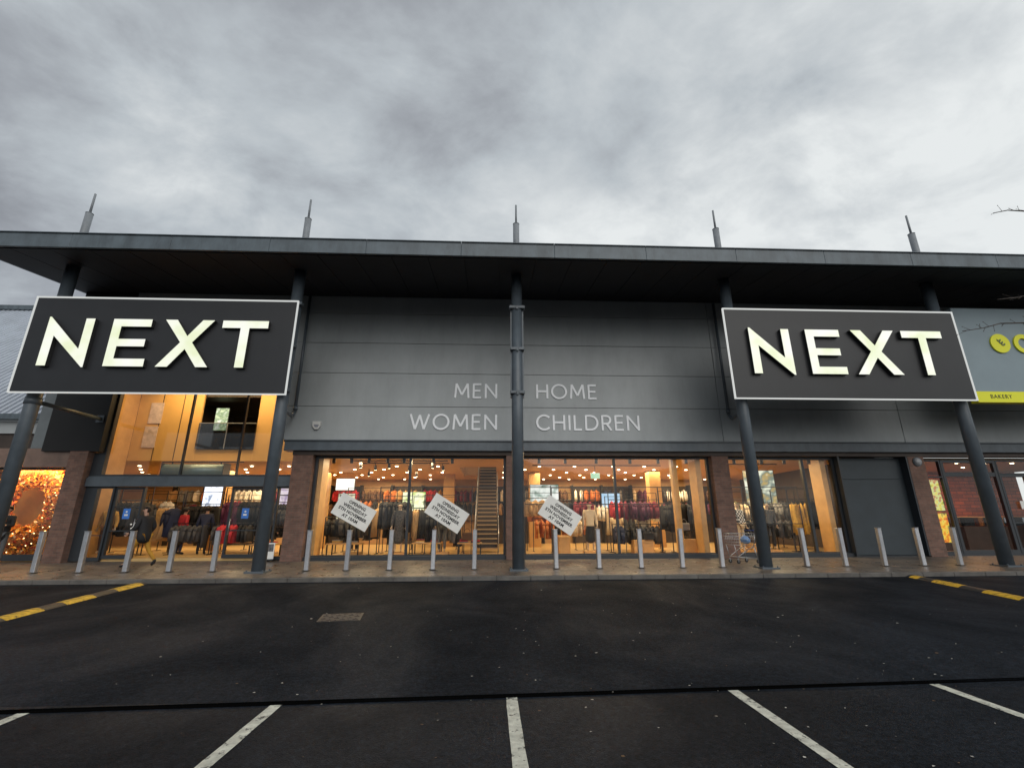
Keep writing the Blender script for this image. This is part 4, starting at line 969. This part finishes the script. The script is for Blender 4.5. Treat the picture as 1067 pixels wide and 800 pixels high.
face_screen('display_screen', 'pale lilac screen deep inside the entrance right of the doorway', -10.6, 9.0, 2.75, .8, 1.1, [(.7, .55, .8), (.9, .8, .85), (.4, .3, .5)], 3, .9)
t = thing('exit_sign', 'small pale green lit sign hanging under the ceiling by the second mullion', 'exit sign', (3.9, 6.6, 3.35)); obj('box', boxes([(-.20, .20, -.03, .03, -.12, .12)]), emis('green_sign', (.45, .8, .55), .9), t); obj('hanger', boxes([(-.01, .01, -.01, .01, .121, .43)]), 'black', t)
# pale upright rectangles on the hall wall
for k, (x, z) in enumerate(((-15.15, 5.75), (-15.2, 4.75))):
    o = obj('wall_rectangle', boxes([(x + .1, x + .62, 4.97, 4.99, z - .44, z + .44)]), mat('pale_rectangle', (.62, .50, .48), .6, 0, .25, 5)); tag(o, 'pale narrow rectangle on the amber hall wall, %s of the two' % ('upper' if k == 0 else 'lower'), 'banner')
# staircase
st = thing('staircase', 'open staircase with dark treads and steel handrails rising behind the left window', 'staircase', (-.98, 4.9, FZ))
bm = B(); bm2 = B(); NS = 22
for i in range(NS):
    y = i * .27; z = (i + 1) * .178
    box(bm, -.43, .43, y, y + .30, z - .05, z); box(bm2, -.435, .435, y - .012, y - .001, z - .055, z + .004)
    box(bm, -.43, .43, y + .285, y + .30, z, z + .128)
obj('treads', bm, 'intdark', st); obj('nosing', bm2, mat('oak_nosing', (.34, .24, .13), .5), st)
for s in (-1, 1):
    bm = B(); a = Vector((s * .47, 0, .9)); b = Vector((s * .47, NS * .27, NS * .178 + .9))
    tube(bm, a, b, .022, seg=8); tube(bm, (s * .47, 0, 0), a, .022, seg=8)
    for k in range(1, 9):
        f = k / 8; tube(bm, (s * .47, f * NS * .27, f * NS * .178), a.lerp(b, f), .014, seg=6)
    obj('handrail', bm, 'stainless', st)
    bm = B(); vs = [bm.verts.new(v) for v in ((s * .455, 0, 0), (s * .455, .3, 0), (s * .455, NS * .27, NS * .178 - .25), (s * .455, NS * .27, NS * .178), (s * .455, 0, .16))]; bm.faces.new(vs)
    r_ = bmesh.ops.extrude_face_region(bm, geom=bm.faces[:]); bmesh.ops.translate(bm, verts=[v for v in r_['geom'] if isinstance(v, bmesh.types.BMVert)], vec=(s * .02, 0, 0))
    obj('stringer', bm, 'frame', st)
each('stair_wall', [(-2.32, -.54, 11.9, 12.0, 3.9, 6.5), (-.54, -.45, 7.0, 12, 3.9, 6.5), (-2.4, -2.31, 7.0, 12, 3.9, 6.5)], 'intwall', bl)
lamp(-1.4, 9.5, 6.3, 30, 1.2)

# ------- garments
def garment_mesh(kind):
    bm = B(); random.seed(hash(kind) % 1000 if False else {'jumper': 1, 'coat': 2, 'dress': 3, 'trousers': 4, 'shirt': 5}[kind])
    prof = {'jumper': [(0, .05, .03), (-.04, .10, .05), (-.09, .21, .07), (-.25, .21, .085), (-.45, .22, .085), (-.62, .23, .08)],
            'shirt': [(0, .04, .03), (-.04, .09, .045), (-.08, .20, .055), (-.25, .19, .065), (-.50, .20, .065), (-.72, .22, .07)],
            'coat': [(0, .05, .04), (-.04, .11, .06), (-.10, .22, .09), (-.35, .21, .10), (-.70, .24, .11), (-1.05, .27, .12)],
            'dress': [(0, .05, .03), (-.04, .10, .05), (-.09, .18, .06), (-.40, .15, .07), (-.75, .22, .10), (-1.15, .30, .13)],
            'trousers': [(0, .17, .04), (-.05, .18, .05), (-.30, .19, .06), (-.60, .17, .06), (-.90, .16, .055)]}[kind]
    rings = []; n = 22
    for z, a, b in prof:
        ring = []
        for i in range(n):
            t = 6.28318 * i / n; amp = .16 * min(1, -z * 1.6); f = 1 + amp * math.sin(t * 7 + z * 3) + amp * .5 * math.sin(t * 11 + 1)
            ring.append(bm.verts.new((a * math.cos(t) * (1 + .2 * (f - 1)), b * math.sin(t) * f, z + .012 * math.sin(t * 3))))
        rings.append(ring)
    for r0, r1 in zip(rings[:-1], rings[1:]):
        for i in range(n): bm.faces.new([r0[i], r0[(i + 1) % n], r1[(i + 1) % n], r1[i]])
    bm.faces.new(rings[0]); bm.faces.new(rings[-1][::-1])
    if kind in ('jumper', 'coat', 'shirt'):
        ln = .56 if kind != 'coat' else .66
        for s in (-1, 1): tube(bm, (s * .17, 0, -.09), (s * .245, .0, -.24), .065, .065, seg=10); tube(bm, (s * .245, 0, -.23), (s * .275, -.01, -ln), .063, .045, seg=10)
    # wire hanger hook
    tube(bm, (0, 0, -.01), (0, 0, .07), .006, seg=5)
    bmesh.ops.recalc_face_normals(bm, faces=bm.faces)
    me = bpy.data.meshes.new(kind); bm.to_mesh(me); bm.free()
    for p in me.polygons: p.use_smooth = True
    return me
GM = {k: garment_mesh(k) for k in ('jumper', 'shirt', 'coat', 'dress', 'trousers')}
for g in GM.values(): g.materials.append(C_black)
random.seed(77)
COL = {'black': (.012, .012, .014), 'charcoal': (.045, .045, .05), 'burgundy': (.16, .012, .03), 'red': (.45, .025, .04), 'cream': (.66, .54, .38), 'tan': (.42, .26, .12), 'navy': (.015, .022, .06), 'brown': (.10, .05, .028), 'grey': (.20, .20, .21), 'white': (.75, .73, .68), 'olive': (.09, .09, .04), 'rust': (.40, .12, .03), 'plum': (.10, .02, .06), 'mustard': (.50, .30, .05)}
CM = {c: mat(c + '_fabric', v, .85, 0, .22, 9) for c, v in COL.items()}
used = {}
def rail(x0, x1, y, z, cols, kinds, where, step=.16, frame=True, side=True, legs=True):
    t = thing('clothes_rail', 'black metal clothes rail ' + where, 'clothes rail', ((x0 + x1) / 2, y, FZ))
    w_ = (x1 - x0) / 2; h = z - FZ
    obj('hanging_bar', tube(B(), (-w_ - .05, 0, h), (w_ + .05, 0, h), .014, seg=8), 'black', t)
    if legs:
        for s in (-1, 1):
            bm = B(); box(bm, s * (w_ + .05) - .015, s * (w_ + .05) + .015, -.015, .015, .02, h + (.5 if frame else 0)); box(bm, s * (w_ + .05) - .02, s * (w_ + .05) + .02, -.25, .25, 0, .021)
            obj('upright', bm, 'black', t)
        if frame: obj('top_bar', boxes([(-w_ - .03, w_ + .03, -.012, .012, h + .475, h + .495)]), 'black', t)
    x = x0 + .08; last = None; run = 0
    while x < x1 - .05:
        if run <= 0: c = random.choice(cols); kd = random.choice(kinds); run = random.randint(1, 4)
        run -= 1
        key = (c, kd, where); used[key] = used.get(key, 0) + 1; k = used[key]
        o = bpy.data.objects.new('hanging_' + kd, GM[kd]); sc.collection.objects.link(o)
        o.material_slots[0].link = 'OBJECT'; o.material_slots[0].material = CM[c]
        o.location = (x, y, z - .075); o.rotation_euler = (0, 0, R((90 if side else 0) + random.uniform(-14, 14)) if random.random() < .8 else R(random.uniform(20, 60)))
        s = random.uniform(.92, 1.08); o.scale = (s, s * random.uniform(.9, 1.2), s)
        tag(o, '%s%s %s hanging on the rail %s' % (('' if k == 1 else ORD[k - 1] + ' ') if k > 1 else ('leftmost '), c, kd, where), kd, 'garments on the shop rails')
        x += step * random.uniform(.8, 1.25)
    return t
dk = ['black', 'black', 'charcoal', 'navy', 'black', 'grey', 'tan', 'white']; rd = ['burgundy', 'red', 'white', 'black', 'burgundy', 'cream', 'charcoal', 'tan', 'cream']; mixc = ['white', 'cream', 'black', 'charcoal', 'cream', 'brown', 'grey', 'olive', 'tan', 'navy']
J_ = ['jumper', 'shirt', 'jumper']; Cc = ['coat', 'dress', 'coat']
rail(-6.9, -5.3, 5.2, 1.95, dk, Cc, 'at the left of the first window bay')
rail(-5.0, -3.2, 4.9, 1.90, dk, Cc, 'behind the mannequin in the flecked dress')
rail(-3.5, -2.0, 5.3, 1.95, dk, ['coat', 'jumper'], 'in front of the staircase')
rail(-6.8, -4.6, 7.3, 2.0, ['brown', 'rust', 'black', 'tan', 'mustard'], J_, 'at middle depth in the left bay')
rail(-4.3, -2.4, 7.6, 2.0, ['brown', 'rust', 'black', 'cream'], J_, 'at middle depth beside the stairs')
rail(.55, 1.5, 4.3, 2.25, ['tan', 'brown', 'cream', 'black'], J_, 'just right of the middle pier', side=False, step=.34)
rail(1.7, 3.4, 4.8, 2.2, rd, J_, 'behind the placard in the right bay', step=.2)
rail(3.95, 5.9, 4.5, 2.2, ['burgundy', 'burgundy', 'red', 'black', 'plum'], J_, 'right of the second mullion, upper tier', step=.19)
rail(4.0, 5.8, 4.3, 1.25, ['black', 'charcoal', 'navy'], J_, 'right of the second mullion, lower tier', step=.2, frame=False)
rail(6.4, 7.2, 4.4, 2.1, ['black', 'charcoal', 'black'], Cc, 'between the two oak posts', step=.2)
rail(.8, 2.8, 6.4, 2.1, ['rust', 'burgundy', 'cream', 'brown'], J_, 'at middle depth in the right bay, left part')
rail(3.4, 6.6, 6.7, 2.1, rd, J_, 'at middle depth in the right bay, right part')
rail(8.3, 9.5, 4.7, 2.2, mixc, J_, 'behind the checked mannequin', step=.2)
rail(9.3, 10.9, 5.0, 2.1, ['grey', 'charcoal', 'black', 'cream', 'grey'], Cc, 'under the tall bright screen', step=.19)
rail(11.2, 11.95, 4.2, 2.1, ['black', 'charcoal', 'mustard'], Cc, 'beside the right oak reveal', step=.2)
rail(-14.6, -13.3, 5.4, 2.0, dk, Cc, 'inside the far left entrance window')
rail(-12.4, -10.7, 7.2, 2.05, dk + ['red'], Cc, 'straight ahead inside the doorway')
rail(-10.4, -8.3, 6.4, 2.0, ['black', 'charcoal', 'red', 'black', 'tan'], Cc, 'right of the doorway')
rail(-9.0, -8.1, 4.3, 1.9, ['brown', 'black', 'charcoal'], J_, 'behind the small poster stand')
rail(-7.0, -5.4, 4.0, 1.55, ['black', 'charcoal', 'black', 'brown'], ['coat', 'jumper'], 'low at the left of the first window', step=.15, frame=False)
rail(-5.1, -3.95, 4.35, 2.2, ['black', 'black', 'charcoal'], Cc, 'close behind the first window mullion', step=.15)
rail(-3.3, -1.9, 4.5, 1.75, ['black', 'navy', 'black', 'grey'], Cc, 'close behind the placard by the stairs', step=.15, frame=False)
rail(-13.3, -11.9, 5.7, 2.1, ['black', 'black', 'charcoal', 'navy'], Cc, 'in the middle of the doorway', step=.14)
rail(-11.6, -10.0, 5.5, 2.25, ['black', 'black', 'charcoal', 'plum'], Cc, 'in the right half of the doorway', step=.14)
rail(-9.9, -8.5, 5.0, 2.15, ['charcoal', 'black', 'brown', 'black'], Cc, 'behind the right sliding door', step=.14)
rail(1.0, 3.6, 5.5, 1.5, ['burgundy', 'black', 'rust', 'cream', 'brown'], J_, 'low, behind the right bay placard', step=.19, frame=False)
rail(6.3, 7.3, 5.3, 2.1, ['black', 'charcoal'], Cc, 'farther back between the oak posts', step=.15)
rail(8.4, 11.4, 4.4, 1.45, ['black', 'charcoal', 'grey', 'cream', 'black'], J_ + ['trousers'], 'low in the window right of the trolley', step=.2, frame=False)
rail(11.0, 12.3, 5.6, 2.2, ['charcoal', 'black', 'tan', 'grey'], Cc, 'behind the last mullion', step=.16)
rail(9.6, 12.6, 7.4, 2.2, ['charcoal', 'black', 'rust', 'cream', 'grey'], J_, 'far behind the tall bright screen', step=.2)
rail(11.6, 14.0, 6.4, 2.3, ['black', 'brown', 'black', 'cream'], Cc, 'behind the roller shutter wall', step=.2)
rail(-15.3, -14.0, 4.6, 2.2, ['black', 'tan', 'charcoal'], Cc, 'against the far left entrance wall', step=.16)
rail(-16.4, -14.2, 6.4, 2.3, ['black', 'brown', 'black', 'tan', 'white'], Cc, 'deep inside left of the navy shopper', step=.17)
rail(-18.5, -15.8, 8.2, 2.3, ['rust', 'black', 'cream', 'brown'], J_, 'deepest behind the left sliding door', step=.22)
rail(-13.8, -12.0, 8.2, 2.4, ['black', 'charcoal', 'red', 'cream'], J_, 'far inside behind the doorway', step=.2)
rail(-13.1, -11.7, 4.9, 1.35, ['black', 'charcoal', 'plum'], J_ + ['trousers'], 'lowest inside the open doorway', step=.17, frame=False)
rail(-11.4, -10.0, 4.7, 1.35, ['black', 'charcoal', 'red', 'black'], J_ + ['trousers'], 'low, left of the right sliding door', step=.17, frame=False)
rail(4.1, 5.9, 5.7, 1.9, ['burgundy', 'black', 'cream', 'charcoal'], Cc, 'second row right of the second mullion', step=.2)
rail(-6.9, -5.2, 6.2, 2.3, ['rust', 'black', 'tan', 'black'], J_, 'third row at the left of the first window', step=.2)
# low tables and plinths
def table(x, y, w, d, h, m, label):
    t = thing('display_table', label, 'display table', (x, y, FZ), 0, 'low display tables')
    obj('tabletop', boxes([(-w / 2, w / 2, -d / 2, d / 2, h - .04, h)]), m, t)
    for sx in (-1, 1):
        for sy in (-1, 1): obj('leg', boxes([(sx * (w / 2 - .04) - .02, sx * (w / 2 - .04) + .02, sy * (d / 2 - .04) - .02, sy * (d / 2 - .04) + .02, 0, h - .04)]), 'black', t)
    return t
def stack(x, y, z, label, cols):
    bm = B(); k = 0
    t = thing('folded_clothes', label, 'folded clothes', (x, y, z), R(random.uniform(-8, 8)), 'folded clothes on the tables')
    for c in cols:
        bm = B(); box(bm, -.16, .16, -.12, .12, k * .04, k * .04 + .036, bev=.012); obj('garment', bm, CM[c], t); k += 1
for k, (x, y, w, lab) in enumerate(((-6.2, 3.9, 1.2, 'left of the first window'), (-3.2, 4.1, 1.1, 'before the stair rail'), (-1.6, 3.9, .9, 'at the foot of the stairs'), (-10.9, 6.0, 1.9, 'inside the doorway'), (-9.0, 3.7, .9, 'right of the doorway'))):
    table(x, y, w, .7, .42, 'wood', 'low oak display table ' + lab)
    stack(x - w * .25, y, FZ + .42, 'folded pile at the left of the low table ' + lab, random.sample(list(COL), 3)); stack(x + w * .25, y, FZ + .42, 'folded pile at the right of the low table ' + lab, random.sample(list(COL), 2))
for k, (x, y, w, h, lab) in enumerate(((1.95, 3.9, .42, .62, 'under the placard right of the middle column'), (5.0, 4.05, .75, .48, 'between the window bars in the right bay'), (6.8, 4.0, .5, .5, 'between the two oak posts'), (9.4, 3.9, .6, .3, 'under the checked mannequin'))):
    bm = B(); box(bm, -w / 2, w / 2, -.25, .25, 0, h, bev=.01); o = obj('display_plinth', bm, 'wood'); o.location = (x, y, FZ); tag(o, 'pale oak display plinth ' + lab, 'plinth')
# bags on stands
for k, (x, y, z, c, lab) in enumerate(((6.65, 3.85, .95, 'grey', 'grey handbag between the two oak posts'), (5.2, 3.75, .62, 'black', 'black handbag on the low oak plinth'), (-1.7, 3.8, .62 + .02, 'brown', 'brown handbag on the table at the foot of the stairs'))):
    t = thing('handbag', lab, 'handbag', (x, y, z + .08))
    bm = B(); box(bm, -.19, .19, -.07, .07, -.02, .26, bev=.03); obj('bag', bm, CM[c], t)
    bm = B(); pts = [Vector((.11 * math.cos(a), 0, .25 + .15 * math.sin(a))) for a in [math.pi * i / 8 for i in range(9)]]
    for a, b in zip(pts[:-1], pts[1:]): tube(bm, a, b, .010, seg=6)
    obj('strap', bm, CM[c], t)
t = thing('bag_stand', 'thin black stand carrying the grey handbag', 'stand', (6.65, 3.85, FZ)); obj('pole', boxes([(-.012, .012, -.012, .012, 0, .80)]), 'black', t); obj('plate', boxes([(-.2, .2, -.1, .1, .80, .808)]), 'black', t)
# back wall shelving bays
bm = None
for i in range(18):
    x = -17.9 + i * 1.75
    if -2.6 < x < -.9: pass
    t = thing('wall_bay', 'tall display bay on the back wall, %s' % ordl(i), 'wall display', (x, 13.2, FZ), 0, 'display bays along the back wall')
    obj('back_panel', boxes([(-.82, .82, .30, .36, 0, 3.2)]), 'intdark' if i % 3 else 'intwall', t)
    bm = B()
    for s in (-1, 1): box(bm, s * .84 - .02, s * .84 + .02, -.1, .36, 0, 3.25)
    box(bm, -.84, .84, .0, .3, 2.35, 2.38); box(bm, -.84, .84, .0, .3, 1.25, 1.28)
    obj('shelf', bm, 'black', t)
    for z in (3.05, 2.3):
        x2 = -.7; c = random.choice(['rust', 'mustard', 'cream', 'red', 'tan', 'brown', 'white', 'burgundy']); q = 0
        while x2 < .7:
            if random.random() < .3: c = random.choice(list(COL))
            q += 1
            o = bpy.data.objects.new('hanging_jumper', GM['jumper']); sc.collection.objects.link(o); o.material_slots[0].link = 'OBJECT'; o.material_slots[0].material = CM[c]
            o.location = (x + x2, 13.15, FZ + z - .1); o.rotation_euler = (0, 0, R(random.uniform(30, 100))); tag(o, '%s jumper, %s in the %s row of the back wall bay %s' % (c, ORD[q - 1], 'top' if z > 3 else 'middle', ordl(i)), 'jumper', 'garments on the back wall')
            x2 += random.uniform(.26, .36)
# interior oak pillars
for i, (x, y) in enumerate(((-3.0, 10.5), (1.35, 9.2), (7.2, 8.5), (-9.0, 9.0), (-13.2, 8.0))):
    o = obj('interior_pillar', boxes([(x - .28, x + .28, y - .28, y + .28, FZ, 3.78)]), 'wood', bl)
# window bars (black display frames right behind the glass)
for i, (x0, x1, zz, lab) in enumerate(((-4.3, -.55, (2.62,), 'across the stairs end of the left window'), (.45, 6.1, (2.60, 1.98), 'across the right middle window'), (8.3, 11.0, (2.60, 1.98, 1.25), 'across the window right of the trolley'))):
    t = thing('display_rack', 'slim black metal display rack ' + lab, 'display rack', (0, 3.30 + .0, FZ))
    bm = B()
    for z in zz: box(bm, x0, x1, -.012, .012, z - FZ - .014, z - FZ + .014)
    for x in (x0, (x0 * .62 + x1 * .38), (x0 + x1) / 2 + .9, x1): box(bm, x - .012, x + .012, -.0115, .0115, 0, (max(zz) if i else 2.62) - FZ)
    obj('bars', bm, 'black', t)

# ================================================================== BARE TREE AT THE RIGHT (only its twigs reach the frame)
random.seed(21)
tree = thing('bare_tree', 'leafless tree whose thin twigs reach in from the right edge', 'tree', (14.6, -6.2, road(-6.2)))
bark = mat('bark', (.06, .048, .04), .85, 0, .3, 8, .5, 40)
o = Vector((14.6, -6.2, road(-6.2)))
bm = B(); top = Vector((.1, 0, 5.6)); tube(bm, (0, 0, 0), (.05, 0, 2.2), .13, .10, seg=10); tube(bm, (.05, 0, 2.2), top, .10, .05, seg=10); tube(bm, top, (.15, .1, 8.6), .05, .012, seg=8)
obj('trunk', bm, bark, tree)
def twig(path, r0):
    bm = B(); P_ = [Vector(p) - o for p in path]; n = len(P_)
    for i in range(n - 1):
        a = r0 * (1 - i / n) + .004; b_ = r0 * (1 - (i + 1) / n) + .004; tube(bm, P_[i], P_[i + 1], a, b_, seg=6)
        if i > 0:
            for s in range(4):
                m_ = P_[i].lerp(P_[i + 1], random.random()); d = (P_[i + 1] - P_[i]).normalized(); q = m_ + (d + Vector((random.gauss(0, .4), random.gauss(0, .4), random.gauss(0, .6)))).normalized() * random.uniform(.08, .22)
                tube(bm, m_, q, .005, .0025, seg=5); bmesh.ops.create_icosphere(bm, subdivisions=1, radius=.009, matrix=Matrix.Translation(q))
    obj('branch', bm, bark, tree)
def jit(a, b, n, j=.05):
    a = Vector(a); b = Vector(b); return [a.lerp(b, i / n) + (Vector((random.gauss(0, j), random.gauss(0, j), random.gauss(0, j))) if 0 < i < n else Vector()) for i in range(n + 1)]
twig(jit((14.7, -6.2, 5.6), (12.4, -6.1, 8.0), 4, .06) + jit((12.3, -6.05, 8.06), (11.0, -6, 8.16), 4, .02)[1:] + [(10.62, -6, 8.07)], .035)
twig(jit((14.65, -6.2, 3.6), (11.4, -6, 5.32), 5, .05) + [(10.9, -6, 5.36), (10.4, -6, 5.33), (9.9, -6, 5.31), (9.5, -6, 5.20), (9.01, -6, 5.12)], .03)
twig(jit((14.68, -6.2, 4.4), (11.3, -6, 6.0), 5, .05) + [(10.9, -6, 6.02), (10.5, -6, 5.93), (10.02, -6, 5.87)], .028)
for k in range(16):
    z = random.uniform(2.4, 7.8); a = random.uniform(-1.4, 1.4); d = Vector((math.cos(a), math.sin(a), .7)); s = Vector((14.68, -6.2, z)); twig(jit(s, s + d * random.uniform(1.2, 2.4), 5, .06), .022)
